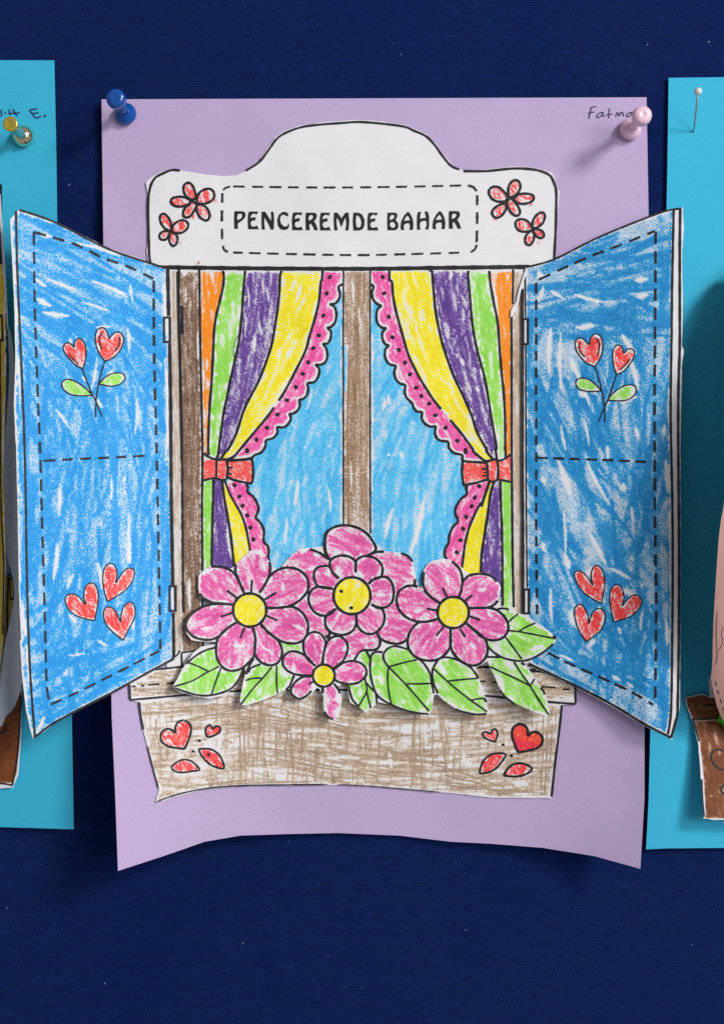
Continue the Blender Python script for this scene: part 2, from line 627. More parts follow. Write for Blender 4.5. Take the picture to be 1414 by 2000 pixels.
# ------------------------------------------------------------------ coloured sheets
lil = thing("lilac_sheet", 735, 195, 0, "lilac A4 paper sheet pinned to the felt behind the big paper window", "paper sheet", "coloured sheets pinned to the felt")
sheet("paper", [(199, 194), (1262, 190), (1266, 420), (1262, 800), (1256, 1200), (1258, 1420), (1258, 1560), (1250, 1697),
                (1160, 1672), (1060, 1656), (960, 1648), (880, 1644), (780, 1632), (660, 1627), (560, 1629), (470, 1632),
                (400, 1644), (320, 1672), (231, 1701), (226, 1560), (219, 1400), (212, 1000), (203, 500)], h_lilac, LILAC, lil, 16)
ik = Ink(h_lilac, 0.14)
q = lambda p: Z(1100, 205, 4.503, p)
ik.line(q([(243, 20), (236, 60), (222, 118)]), 2.0)
ik.line(q([(212, 74), (240, 66), (272, 62)]), 1.8)
ik.line(q([(243, 22), (285, 12)]), 1.8, sm=False)
ik.line(q([(345, 66), (318, 70), (292, 98), (308, 112), (338, 90), (350, 64), (346, 92), (362, 101)]), 1.8)
ik.line(q([(403, 30), (400, 70), (398, 116)]), 1.8)
ik.line(q([(372, 88), (432, 79)]), 1.8, sm=False)
ik.line(q([(460, 106), (468, 72), (480, 70), (490, 96), (506, 66), (520, 68), (530, 102)]), 1.8)
ik.line(q([(600, 64), (566, 74), (555, 98), (582, 98), (606, 62), (606, 84), (622, 92)]), 1.8)
ik.build("handwriting", lil, PEN)

lc = thing("cyan_sheet", 20, 120, 0, "cyan paper sheet at the left edge, behind the left shutter", "paper sheet", "coloured sheets pinned to the felt")
sheet("paper", [(-950, 112), (107, 118), (111, 300), (114, 560), (128, 900), (140, 1300), (142, 1450), (145, 1620), (60, 1617), (-60, 1614), (-950, 1600)], h_lc, CYAN, lc, 22)
ik = Ink(h_lc, 0.14)
q = lambda p: Z(0, 205, 10.88, p)
ik.line(q([(60, 105), (12, 140), (52, 186), (34, 226), (-10, 242)]), 2.0)
ik.line(q([(118, 140), (127, 196)]), 2.0, sm=False)
ik.line(q([(205, 90), (210, 150), (218, 218)]), 2.2)
ik.line(q([(190, 178), (300, 174), (432, 168)]), 2.2)
ik.line(q([(285, 92), (330, 170), (374, 236)]), 2.4)
ik.line(q([(800, 80), (640, 112), (700, 185), (768, 274), (886, 242)]), 2.2)
ik.line(q([(708, 182), (832, 160)]), 2.2, sm=False)
ik.line(q([(940, 250), (985, 212)]), 3.0, sm=False)
ik.build("handwriting", lc, PEN)

rc = thing("cyan_sheet", 1360, 155, 0, "cyan paper sheet at the right edge, partly under the right shutter", "paper sheet", "coloured sheets pinned to the felt")
sheet("paper", [(1305, 152), (1303, 300), (1301, 410), (1290, 800), (1275, 1200), (1270, 1400), (1266, 1560), (1261, 1659), (1300, 1657), (1414, 1656), (2300, 1660), (2300, 140)], h_rc, CYAN, rc, 22)

# ------------------------------------------------------------------ the big paper window
win = thing("paper_window", 700, 1000, 1.5, "crayoned paper window with open blue shutters, glued to the lilac sheet", "paper craft")

header_cut = [(292, 521), (287, 492), (290, 447), (289, 377), (285, 356), (295, 347), (313, 336), (336, 331), (354, 333), (375, 336), (403, 341), (435, 344),
              (463, 342), (480, 334), (507, 313), (524, 288), (538, 267), (556, 256), (584, 246), (627, 239), (669, 236), (701, 234), (743, 237), (789, 243),
              (807, 251), (832, 262), (850, 279), (866, 301), (881, 320), (897, 331), (914, 334), (949, 331), (999, 325), (1034, 326), (1055, 330),
              (1077, 337), (1083, 348), (1087, 370), (1093, 373), (1090, 398), (1087, 447), (1083, 508), (1080, 521)]
base_cut = header_cut + [(1034, 522), (1036, 900), (1040, 1306), (1075, 1313), (1122, 1340), (1125, 1376), (1098, 1377), (1092, 1426), (1079, 1526), (1077, 1559),
            (959, 1558), (893, 1550), (760, 1539), (700, 1535), (660, 1533), (562, 1535), (463, 1536), (396, 1543), (340, 1557), (304, 1569), (311, 1543),
            (298, 1499), (288, 1456), (275, 1406), (272, 1371), (255, 1367), (252, 1337), (303, 1308), (326, 1303), (322, 900), (318, 523)]
sheet("backing_sheet", base_cut, h_panel, WHITE, win, 12, 0.2, wobble=0.5)

# header board
hb = Ink(h_panel)
hb.line([(320, 338), (304, 347), (294, 366), (290, 398), (291, 450), (292, 495), (295, 517)], 4.2)
hb.line([(352, 333), (336, 332), (320, 338)], 4.0)
hb.line([(481, 333), (507, 316), (527, 290), (541, 271), (559, 259), (590, 248), (627, 243), (669, 240), (701, 238), (743, 241), (789, 247), (808, 255), (832, 266),
         (849, 283), (864, 304), (880, 323), (897, 331)], 3.8)
hb.line([(905, 334), (949, 334), (1000, 329), (1034, 330), (1056, 334), (1074, 343), (1082, 358), (1086, 374), (1086, 400), (1085, 447), (1082, 506)], 4.2)
hb.line([(291, 521), (330, 522), (500, 524), (707, 525), (860, 523), (1034, 521)], 7.0)
header = hb.build("header_board", win, label="plain white arched top with the printed title")
ik = Ink(h_panel)
ik.dashes([(456, 364), (620, 366), (761, 365), (905, 362)], 24, 11.2, 3.4)
ik.dashes([(456, 493), (570, 496), (697, 498), (800, 496), (906, 493)], 24, 11.2, 3.4, 4)
ik.dashes([(435, 377), (434, 430), (435, 480)], 24, 11.5, 3.8, 3)
ik.dashes([(932, 381), (932, 430), (931, 478)], 24, 11.5, 3.8, 3)
ik.line([(437, 371), (441, 367), (450, 364)], 3.4); ik.line([(436, 480), (439, 488), (446, 492)], 3.4)
ik.line([(914, 362), (924, 365), (931, 373)], 3.6); ik.line([(931, 478), (928, 486), (920, 492)], 3.6)
ik.build("dashed_border", header)
E_ = [(325, 115), (485, 115), (458, 170), (430, 150), (390, 155), (355, 190), (352, 230), (390, 215), (445, 215), (430, 272), (390, 268), (355, 300), (352, 340),
      (380, 375), (420, 375), (462, 355), (495, 420), (310, 420), (303, 260), (310, 170)]
R_ = [[(-22, 135), (110, 135), (160, 150), (170, 200), (150, 250), (120, 285), (160, 350), (188, 438), (130, 438), (100, 370), (65, 315), (38, 350), (48, 438), (-22, 438), (-25, 290)],
      [(30, 200), (60, 175), (100, 180), (110, 210), (85, 245), (35, 275), (25, 240)]]
A_ = [[(408, 118), (450, 150), (490, 230), (508, 320), (500, 430), (440, 430), (452, 370), (440, 318), (390, 318), (345, 345), (340, 390), (355, 432), (295, 432), (285, 380), (300, 280), (350, 180)],
      [(405, 182), (435, 215), (450, 265), (395, 270), (345, 278), (365, 230)]]
def sh(r, dx, dy): return [(x + dx, y + dy) for x, y in r]
letters = [
    (450, [[(72, 110), (200, 110), (250, 125), (268, 170), (255, 220), (210, 270), (145, 310), (130, 340), (132, 380), (140, 412), (72, 412), (68, 260)],
           [(130, 165), (170, 148), (205, 160), (210, 195), (190, 230), (130, 265), (120, 220)]]),
    (450, [E_]),
    (450, [[(543, 118), (600, 118), (650, 190), (708, 280), (712, 200), (700, 120), (748, 120), (758, 260), (752, 425), (702, 428), (660, 330), (590, 210), (588, 330), (602, 425), (545, 425), (540, 260)]]),
    (450, [[(1000, 190), (975, 200), (950, 175), (910, 168), (870, 200), (860, 260), (880, 330), (930, 375), (980, 370), (1010, 320), (1020, 370), (990, 420), (930, 435), (860, 415), (820, 350),
            (812, 260), (840, 170), (900, 122), (960, 122), (1000, 150)]]),
    (450, [sh(E_, 762, 16)]),
    (600, R_),
    (600, [sh(E_, -85, 20)]),
    (600, [[(465, 135), (520, 135), (560, 180), (593, 235), (625, 185), (660, 135), (715, 135), (728, 280), (715, 440), (660, 440), (678, 330), (668, 215), (635, 270), (600, 372), (585, 372),
            (550, 270), (508, 215), (508, 330), (530, 440), (470, 440), (460, 280)]]),
    (600, [[(800, 135), (890, 135), (950, 170), (990, 260), (990, 350), (960, 420), (900, 442), (800, 442), (788, 280)],
           [(870, 175), (920, 230), (940, 300), (925, 370), (885, 400), (850, 370), (840, 280), (848, 200)]]),
    (600, [sh(E_, 737, 20)]),
    (750, [[(62, 135), (200, 135), (232, 165), (228, 210), (200, 262), (240, 310), (250, 370), (230, 420), (190, 438), (62, 438), (55, 290)],
           [(100, 210), (130, 175), (170, 172), (185, 200), (165, 235), (105, 268)],
           [(150, 288), (190, 320), (200, 360), (175, 395), (125, 390), (100, 350), (105, 315)]]),
    (750, A_),
    (750, [[(585, 122), (640, 120), (622, 190), (622, 240), (680, 228), (725, 225), (715, 170), (700, 115), (755, 115), (778, 200), (780, 330), (770, 422), (710, 425), (735, 350), (735, 290),
            (710, 272), (660, 280), (622, 310), (618, 370), (632, 428), (570, 428), (568, 290), (572, 190)]]),
    (750, [sh(r, 550, -14) for r in A_]),
    (750, [sh(r, 1142, -27) for r in R_]),
]
for x0, rings in letters:
    ik = Ink(h_panel)
    ik.poly([smooth(Z(x0, 400, 8.8375, r), True, 2) if len(r) > 11 and i == 99 else Z(x0, 400, 8.8375, r) for i, r in enumerate(rings)])
    ik.build("letter", header)

RED = crayon("red", (238, 74, 70), (226, 40, 42), grain=0.8)
GREEN = crayon("green", (152, 216, 90), (126, 202, 60), grain=0.75, light=(200, 230, 164))
def printed(name, poly, hfn, mat, parent, w=4.0, smoothed=True, dz=0.1, lab=None, **wx):
    """an outlined printed motif with crayon inside it"""
    sm_ = smooth(poly, True, 4) if smoothed else poly
    kw = dict(ang=70, width=4, length=22, dens=2.6, inset=3.5, step=1.6, seed=int(poly[0][0] * 7 + poly[0][1]) % 9999, spread=18, press=(0.4, 0.9))
    kw.update(wx)
    o = region(name, sm_, hfn, dz, mat, parent, **kw)
    if lab:
        o['label'] = lab
    return o, sm_

def loops(x0, y0, s, petals, w, name):
    ik = Ink(h_panel, 0.17)
    for p in petals:
        pp = Z(x0, y0, s, p)
        ik.line(pp + [pp[0]], w)
    f = ik.build(name, header)
    return [Z(x0, y0, s, p) for p in petals]
L1 = [[(850, 430), (820, 290), (770, 170), (700, 120), (620, 150), (595, 240), (620, 340), (680, 410), (760, 450)],
      [(860, 430), (900, 330), (1000, 255), (1110, 240), (1190, 300), (1200, 400), (1140, 480), (1020, 530), (890, 530), (860, 470)],
      [(870, 550), (980, 560), (1070, 640), (1110, 740), (1090, 840), (1020, 860), (930, 810), (870, 710), (850, 600)],
      [(860, 560), (800, 680), (730, 780), (640, 805), (590, 760), (600, 660), (660, 590), (730, 520), (760, 470)],
      [(730, 460), (620, 410), (500, 395), (380, 425), (345, 490), (390, 560), (500, 590), (620, 575), (720, 520)]]
L2 = [[(355, 1060), (350, 930), (300, 810), (220, 735), (150, 750), (130, 830), (160, 930), (230, 1020), (330, 1070)],
      [(370, 1040), (400, 950), (500, 875), (600, 860), (680, 910), (680, 1000), (610, 1080), (500, 1115), (380, 1090)],
      [(350, 1090), (430, 1130), (480, 1210), (460, 1310), (400, 1370), (340, 1320), (310, 1220), (330, 1110)],
      [(320, 1080), (230, 1070), (150, 1110), (120, 1180), (160, 1240), (240, 1240), (300, 1170), (325, 1100)]]
R1 = [[(520, 400), (430, 280), (330, 205), (230, 200), (155, 260), (155, 350), (220, 440), (330, 490), (470, 480)],
      [(540, 390), (530, 250), (570, 130), (660, 65), (740, 100), (770, 190), (740, 290), (660, 370), (560, 410)],
      [(640, 430), (740, 350), (880, 335), (1000, 360), (1035, 430), (970, 500), (850, 535), (720, 520), (640, 450)],
      [(500, 520), (540, 640), (620, 740), (700, 770), (760, 720), (740, 620), (680, 530), (610, 450), (560, 420)],
      [(480, 520), (490, 620), (440, 720), (350, 800), (260, 800), (210, 720), (240, 640), (330, 570), (460, 520)]]
R2 = [[(1000, 1010), (950, 920), (860, 850), (750, 840), (680, 890), (680, 980), (740, 1060), (840, 1085), (980, 1060)],
      [(1010, 1010), (1010, 900), (1060, 790), (1150, 710), (1230, 720), (1250, 800), (1210, 910), (1120, 990), (1030, 1020)],
      [(1020, 1040), (1130, 1040), (1210, 1090), (1235, 1160), (1190, 1210), (1110, 1190), (1050, 1130), (1020, 1060)],
      [(1000, 1070), (1040, 1150), (1020, 1270), (950, 1350), (880, 1320), (860, 1240), (890, 1150), (960, 1080)]]
sd = 0
for x0, pets, w_ in ((300, L1, 4.3), (300, L2, 4.0), (940, R1, 4.4), (940, R2, 4.2)):
    pp = [Z(x0, 345, 10.1, p) for p in pets]
    allp = np.array([q for p in pp for q in p])
    c = allp.mean(0)
    # red scribble spills past the printed loops: one patch under the petals
    spill = [(c[0] + (p[0] - c[0]) * 1.0, c[1] + (p[1] - c[1]) * 1.0) for p in
             [(c[0] + 30 * math.cos(t) * (1.0 if w_ > 4.1 else 0.7), c[1] + 28 * math.sin(t) * (1.0 if w_ > 4.1 else 0.7)) for t in np.linspace(0, 6.28, 14)[:-1]]]
    ik = Ink(h_panel, 0.19)
    for p in pp:
        ik.line(p + [p[0]], w_)
    fl = ik.build("printed_flower", header)
    for p in pp:
        sd += 1
        region("petal", smooth(p, True, 3), h_panel, 0.09, RED, header, step=1.6, ang=60 + 20 * math.sin(sd), width=4, length=20, dens=1.5, inset=3.6, seed=300 + sd, spread=20, press=(0.25, 0.8), base=-0.22)
# loose red marks outside the loops
for (x, y, l, a) in ((418, 392, 11, 20), (412, 420, 13, 60), (378, 424, 10, 110), (352, 473, 9, 30), (968, 428, 10, 170), (1052, 473, 6, 80), (1036, 400, 6, 60), (341, 436, 12, 40)):
    t = math.radians(a)
    c_, s_ = math.cos(t), math.sin(t)
    poly = [(x - c_ * l * .5 - s_ * 4, y - s_ * l * .5 + c_ * 4), (x + c_ * l * .5 - s_ * 4, y + s_ * l * .5 + c_ * 4), (x + c_ * l * .5 + s_ * 4, y + s_ * l * .5 - c_ * 4), (x - c_ * l * .5 + s_ * 4, y - s_ * l * .5 - c_ * 4)]
    region("crayon_mark", poly, h_panel, 0.06, RED, header, step=1.4, ang=a, width=3, length=10, dens=1.2, inset=2.6, seed=int(x), press=(0.25, 0.6))

MARKS = flat_mat("crayon_crumbs", lin((226, 90, 50)), 0.6, noise=0.3)
ik = Ink(h_panel, 0.2)
ik.dot(388, 512, 1.9, 7); ik.dot(390, 514, 1.2, 6); ik.dot(386.5, 516, 0.9, 6)
ik.build("crayon_crumb", header, MARKS)
# ------------------------------------------------------------------ window frame and panes
BROWN = crayon("brown", (136, 104, 82), (98, 70, 52), grain=0.85, light=(196, 172, 150))
BEIGE = crayon("beige", (190, 168, 148), (160, 134, 112), grain=0.55, light=(205, 192, 178))
SKY = crayon("sky_blue", (88, 190, 232), (48, 164, 222), grain=0.75)
ORANGE = crayon("orange", (255, 142, 0), (255, 126, 0), grain=0.65)
PURPLE = crayon("purple", (108, 66, 152), (76, 42, 122), grain=0.85)
YELLOW = crayon("yellow", (240, 224, 20), (228, 206, 0), grain=0.8, light=(240, 232, 140))
PINK = crayon("pink", (236, 92, 166), (220, 62, 144), grain=0.75)
BLOOM = crayon("rose_pink", (224, 98, 166), (206, 60, 140), grain=0.75, light=(232, 178, 208))
CORAL = crayon("coral", (242, 92, 84), (232, 62, 58), grain=0.7)
BLUE_L = crayon("shutter_blue", (0, 155, 226), (0, 136, 214), grain=1.0, light=(112, 194, 230))
BLUE_R = crayon("shutter_blue_dull", (16, 143, 200), (0, 118, 184), grain=0.85, light=(132, 188, 216))
BOXBR = crayon("box_brown", (190, 168, 146), (148, 122, 98), grain=0.8, light=(216, 204, 190))

vert = lambda a=90, s=3: dict(ang=a, spread=s)
# panes of sky
region("window_pane", [(404, 529), (670, 529), (670, 1040), (600, 1115), (404, 1115)], h_panel, 0.05, SKY, win, ang=lambda x, y, r: 108 + 10 * math.sin(y / 90), width=9, length=90, dens=1.75,
       inset=5, seed=5, press=(0.35, 0.8), base=0.22, label="left window pane coloured light blue",
       gaps=[(575, 985, 582, 940, 4), (640, 950, 646, 1000, 3), (560, 1010, 556, 1060, 3), (610, 760, 600, 800, 2.5)])
region("window_pane", [(724, 529), (990, 529), (990, 1115), (850, 1180), (724, 1060)], h_panel, 0.05, SKY, win, ang=lambda x, y, r: 100 + 14 * math.sin(y / 110 + 1), width=9, length=100, dens=1.75,
       inset=5, seed=6, press=(0.35, 0.8), base=0.22, label="right window pane coloured light blue",
       gaps=[(752, 1052, 768, 992, 5), (803, 1078, 828, 975, 5), (749, 800, 751, 780, 4), (757, 770, 762, 790, 3), (788, 895, 780, 880, 3)])
# posts
CPOST = [(672, 530), (722, 530), (722, 1036), (672, 1036)]
TAN = crayon("tan_brown", (166, 134, 106), (130, 98, 72), grain=0.85, light=(208, 188, 168))
region("mullion", CPOST, h_panel, 0.07, TAN, win, ang=91, width=3.4, length=160, dens=1.9, inset=2.6, seed=8, press=(0.3, 0.75), base=0.18, spread=1.6, gaps=[(688, 545, 690, 590, 2.0), (700, 600, 702, 660, 1.5), (684, 900, 686, 960, 2)])
LJ = [(350, 530), (389, 530), (391, 700), (394, 880), (394, 1180), (396, 1275), (355, 1275), (352, 900)]
region("jamb", LJ, h_panel, 0.07, BROWN, win, ang=89, width=3.6, length=150, dens=2.2, inset=3.0, seed=9, press=(0.4, 0.9), base=0.2, spread=1.6,
       label="left brown upright", gaps=[(358, 540, 366, 530, 5), (362, 560, 363, 590, 2), (388, 560, 389, 600, 4), (386, 650, 387, 700, 3), (371, 1130, 372, 1190, 4)])
region("jamb_edge", [(333, 528), (349, 528), (356, 900), (356, 1276), (340, 1276), (336, 900)], h_panel, 0.06, BEIGE, win, ang=89, width=4, length=90, dens=1.0, inset=2.5, seed=10, press=(0.25, 0.6), spread=2)
region("jamb", [(1001, 530), (1020, 530), (1022, 900), (1024, 1200), (1003, 1200), (1001, 900)], h_panel, 0.07, BEIGE, win, ang=91, width=4, length=110, dens=1.7, inset=2.2, seed=12, press=(0.3, 0.8), spread=2,
       label="narrow right upright, faintly brown", base=0.1)
ik = Ink(h_panel)
ik.line([(671, 526), (670.5, 700), (671, 1036)], 3.0)
ik.line([(723, 526), (723, 800), (723.5, 1042)], 3.0)
ik.line([(390, 526), (391, 620), (393, 740), (396, 880), (395, 1000), (396, 1108), (396, 1185), (397, 1270)], 4.2)
ik.line([(350, 526), (350, 600), (353, 720), (356, 860), (357, 1000), (358, 1160)], 4.4)
ik.line([(346, 530), (347, 600), (350, 700), (354, 900)], 2.0)
ik.line([(356, 597), (357, 652)], 5.0, sm=False)
ik.line([(359, 1143), (359, 1196)], 4.6, sm=False)
ik.line([(1002, 526), (1001, 594)], 3.6, sm=False)
ik.line([(998.5, 618), (999, 720), (999, 880), (1000, 1000), (1001, 1100), (1003, 1186)], 4.4)
ik.line([(355, 1277), (356, 1300)], 3.5, sm=False)
ik.line([(330, 1282), (345, 1281), (352, 1270)], 3)
ik.line([(354, 1275), (390, 1270), (420, 1268)], 3)
ik.line([(396, 1250), (396, 1268)], 3, sm=False)
ik.build("frame_lines", win)

region("crayon_mark", [(666, 675), (680, 672), (678, 760), (667, 775)], h_panel, 0.085, SKY, win, step=1.6, ang=88, width=4, length=30, dens=1.6, inset=2.5, seed=77, press=(0.3, 0.7), spread=6)
# ------------------------------------------------------------------ curtains
A = lambda p: Z(320, 500, 3.721, p)
B = lambda p: Z(680, 500, 3.721, p)
C = lambda p: Z(330, 860, 3.8216, p)
Dd = lambda p: Z(680, 860, 3.8216, p)
l0 = A([(258, 108), (262, 300), (270, 600), (280, 900), (285, 1100), (290, 1414)]) + C([(262, 95), (300, 125)])
l1 = A([(430, 108), (438, 150), (432, 220), (415, 300), (398, 370), (380, 450), (367, 550), (360, 700), (350, 900), (335, 1100), (328, 1250), (324, 1400)]) + C([(300, 112)])
l2 = A([(592, 108), (580, 250), (570, 400), (550, 600), (525, 730), (490, 880), (460, 1030), (435, 1150), (415, 1300), (402, 1400)]) + C([(370, 105), (362, 145)])
l3 = A([(858, 108), (845, 150), (840, 280), (820, 440), (790, 620), (745, 770), (680, 930), (600, 1080), (560, 1190), (520, 1310), (465, 1410)]) + C([(430, 78), (385, 140)])
l4 = A([(1155, 108), (1150, 170), (1140, 200), (1130, 320), (1100, 450), (1060, 580), (1030, 690), (940, 870), (870, 1000), (825, 1065), (760, 1160), (660, 1280), (560, 1400)]) + C([(480, 125), (410, 147)])
sc_l = A([(1300, 108), (1300, 205), (1270, 225), (1280, 270), (1275, 310), (1245, 345), (1210, 350), (1240, 370), (1255, 420), (1245, 480), (1215, 515), (1190, 520), (1215, 550), (1212, 600), (1190, 635),
          (1160, 640), (1180, 670), (1190, 720), (1175, 770), (1140, 790), (1105, 790), (1130, 820), (1125, 870), (1095, 915), (1045, 925), (1050, 960), (1040, 1010), (1010, 1040), (985, 1045),
          (990, 1080), (975, 1120), (940, 1145), (915, 1148), (925, 1180), (905, 1220), (870, 1245), (825, 1245), (828, 1280), (800, 1320), (745, 1340), (742, 1370), (730, 1400)]) + C([(722, 50), (690, 90), (640, 110), (615, 132), (520, 145), (430, 148)])
r0 = B([(1197, 108), (1195, 350), (1187, 440), (1188, 800), (1187, 1414)]) + Dd([(1222, 60), (1215, 105)])
r4 = B([(1025, 108), (1030, 180), (1055, 330), (1085, 480), (1100, 680), (1115, 860), (1130, 1000), (1140, 1200), (1140, 1400)]) + Dd([(1172, 60), (1175, 132)])
r3 = B([(875, 108), (870, 150), (885, 300), (900, 480), (935, 680), (985, 860), (1015, 1020), (1040, 1180), (1065, 1320), (1078, 1400)]) + Dd([(1100, 60), (1108, 145)])
r2 = B([(590, 102), (610, 120), (618, 220), (635, 400), (670, 580), (710, 720), (770, 880), (850, 1050), (900, 1170), (940, 1290), (1005, 1405)]) + Dd([(1030, 80), (1085, 148)])
r1 = B([(300, 108), (300, 170), (318, 190), (325, 280), (345, 390), (380, 520), (435, 710), (500, 850), (570, 970), (635, 1065), (740, 1190), (830, 1300), (905, 1405)]) + Dd([(930, 80), (1000, 140), (1040, 158)])
sc_r = B([(168, 108), (168, 205), (185, 225), (172, 270), (185, 320), (215, 350), (240, 362), (215, 385), (205, 440), (215, 490), (245, 520), (275, 525), (250, 555), (250, 600), (270, 640), (295, 650),
          (270, 680), (270, 740), (300, 785), (345, 800), (335, 840), (345, 890), (375, 925), (415, 940), (410, 985), (425, 1030), (465, 1070), (475, 1100), (500, 1130), (535, 1135), (535, 1180),
          (560, 1220), (600, 1240), (635, 1240), (630, 1285), (650, 1330), (690, 1345), (725, 1350), (730, 1390)]) + Dd([(755, 60), (790, 95), (850, 110), (858, 152), (950, 162), (1035, 165)])
LW = 4.6
def curtain(side, lines, scal, cols, dots, low, tie, dirs):
    ik = Ink(h_panel, 0.17)
    for l in lines[1:-1]:
        ik.line(l, LW)
    # yellow / frill line with its printed break
    L = smooth(lines[-1])
    k = int(len(L) * 0.655)
    ik.line(L[:k - 1], LW, sm=False); ik.line(L[k + 1:], LW, sm=False)
    ik.line(scal[1:] , 4.4, sub=4)
    for x, y in dots:
        ik.dot(x, y, 4.3)
    for l, w_ in low['ink']:
        ik.line(l, w_)
    cur = ik.build("curtain", win, label="%s curtain tied back, striped with a dotted pink frill" % side)
    for i, (name, m, kw) in enumerate(cols):
        poly = strip(lines[i], lines[i + 1]) if i < len(cols) - 1 else strip(lines[i], scal)
        if name == "frill":
            kw['away'] = (scal[1:], 5.0, 8.0)
        region(name, poly, h_panel, 0.09 + 0.004 * i, m, cur, **kw)
    for name, poly, m, kw in low['reg']:
        region(name, smooth(poly, True, 3), h_panel, 0.12, m, cur, **kw)
    ti = Ink(h_panel, 0.22)
    for l, w_ in tie['ink']:
        ti.line(l, w_)
    t = ti.build("tieback", win, label="coral red bow tying the %s curtain" % side)
    for poly in tie['reg']:
        region("ribbon", smooth(poly, True, 3), h_panel, 0.145, CORAL, t, step=2, ang=35, width=4.5, length=22, dens=2.4, inset=3.0, seed=int(poly[0][0]), spread=30, press=(0.35, 0.85), base=0.2)
dots_l = A([(1207, 153), (1185, 272), (1160, 433), (1128, 577), (1087, 670), (1051, 772), (1011, 856), (960, 952), (896, 1048), (827, 1152), (751, 1248), (675, 1334), (607, 1410)]) + \
    C([(585, 80), (491, 335), (527, 419), (551, 488), (587, 560), (610, 652), (632, 738)])
dots_r = B([(251, 153), (262, 271), (295, 442), (322, 591), (368, 682), (413, 775), (449, 860), (494, 957), (531, 1018), (588, 1072), (634, 1157), (708, 1248), (793, 1342), (852, 1410)]) + \
    Dd([(876, 86), (978, 342), (945, 427), (921, 492), (881, 572), (858, 661), (838, 745), (811, 836)])
def along(x_top, x_bot, dx=0):
    return None
def a_l(c0, c1):
    return lambda x, y, r: c0 + (c1 - c0) * np.clip((y - 530) / 350.0, 0, 1)
cols_l = [
    ("stripe", ORANGE, dict(ang=91, width=6, length=70, dens=2.6, inset=3.4, seed=21, press=(0.5, 1.0), spread=4, gaps=[(404, 700, 404, 724, 3.5), (406, 740, 405, 760, 3), (412, 530, 413, 545, 2.5), (404, 530, 405, 538, 2)])),
    ("stripe", GREEN, dict(ang=a_l(91, 98), width=8, length=60, dens=2.4, inset=7, seed=22, press=(0.45, 0.9), spread=4, rag=1.2)),
    ("stripe", PURPLE, dict(ang=a_l(93, 112), width=5.5, length=70, dens=2.1, inset=4.2, seed=23, press=(0.4, 0.9), spread=4,
                            gaps=[(507, 626, 511, 655, 2.6), (498, 655, 496, 690, 3), (484, 560, 487, 600, 1.6), (520, 560, 526, 590, 1.6), (512, 545, 515, 575, 1.6), (480, 610, 478, 660, 2)])),
    ("stripe", YELLOW, dict(ang=a_l(100, 128), width=8, length=60, dens=1.9, inset=5.5, seed=24, press=(0.4, 0.9), spread=5,
                            gaps=[(580, 590, 590, 555, 3.5), (570, 570, 577, 545, 3), (590, 600, 597, 575, 3), (556, 540, 552, 560, 3), (560, 700, 570, 680, 2.4)])),
    ("frill", PINK, dict(ang=a_l(100, 132), width=5, length=34, dens=2.2, inset=4.2, seed=25, press=(0.4, 0.85), spread=10)),
]
low_l = dict(ink=[(C([(335, 292), (330, 500), (325, 700), (320, 935)]), LW),
                  (C([(397, 292), (415, 430), (440, 570), (465, 730), (488, 940)]), LW),
                  (C([(415, 290), (455, 395), (495, 470), (540, 550), (578, 660), (608, 825)]), 4.0),
                  (C([(575, 322), (590, 350), (590, 385), (630, 420), (660, 470), (670, 520), (650, 575), (680, 610), (710, 670), (710, 755), (740, 790), (746, 840), (742, 880), (760, 940)]), 4.4)],
             reg=[("frill", C([(440, 300), (575, 320), (590, 385), (630, 420), (660, 470), (670, 520), (650, 575), (680, 610), (710, 670), (710, 755), (740, 790), (746, 840), (742, 900), (700, 990), (610, 990), (605, 825),
                               (578, 660), (540, 550), (495, 470), (455, 395)]), PINK, dict(ang=62, width=5, length=34, dens=2.1, inset=3.6, seed=31, press=(0.35, 0.8), spread=9)),
                  ("stripe", C([(254, 300), (333, 292), (330, 500), (325, 700), (320, 1000), (255, 1000)]), GREEN, dict(ang=90, width=6, length=70, dens=2.3, inset=4.5, seed=32, press=(0.4, 0.9), spread=2)),
                  ("stripe", C([(335, 292), (397, 292), (415, 430), (440, 570), (465, 730), (490, 1000), (320, 1000), (325, 700)]), PURPLE, dict(ang=86, width=5, length=70, dens=2.4, inset=4.2, seed=33, press=(0.5, 0.95), spread=4,
                       gaps=[(447, 1010, 452, 1090, 5)])),
                  ("stripe", C([(400, 292), (455, 395), (495, 470), (540, 550), (578, 660), (606, 825), (600, 1000), (490, 1000), (465, 730), (440, 570), (415, 430)]), YELLOW, dict(ang=76, width=7, length=60, dens=2.3, inset=4.6, seed=34, press=(0.5, 0.95), spread=5))])
tie_l = dict(ink=[(C([(262, 95), (300, 125), (355, 143), (425, 143)]), 4), (C([(255, 300), (320, 285), (358, 280)]), 4), (C([(368, 100), (358, 150), (355, 285)]), 3.8),
                  (C([(358, 150), (430, 148), (432, 285), (358, 288)]), 4.2), (C([(435, 155), (520, 148), (600, 142), (622, 150), (630, 230), (622, 310), (595, 318), (500, 300), (440, 276)]), 4.4),
                  (C([(440, 203), (478, 203)]), 3.2), (C([(440, 222), (455, 220)]), 3.0), (C([(440, 240), (470, 254)]), 3.2)],
             reg=[C([(256, 150), (355, 152), (352, 280), (258, 292)]), C([(362, 152), (428, 152), (428, 280), (362, 283)]), C([(436, 160), (600, 148), (620, 156), (625, 230), (616, 306), (595, 312), (500, 294), (438, 270)])])
curtain("left", [l0, l1, l2, l3, l4], sc_l, cols_l, dots_l, low_l, tie_l, None)
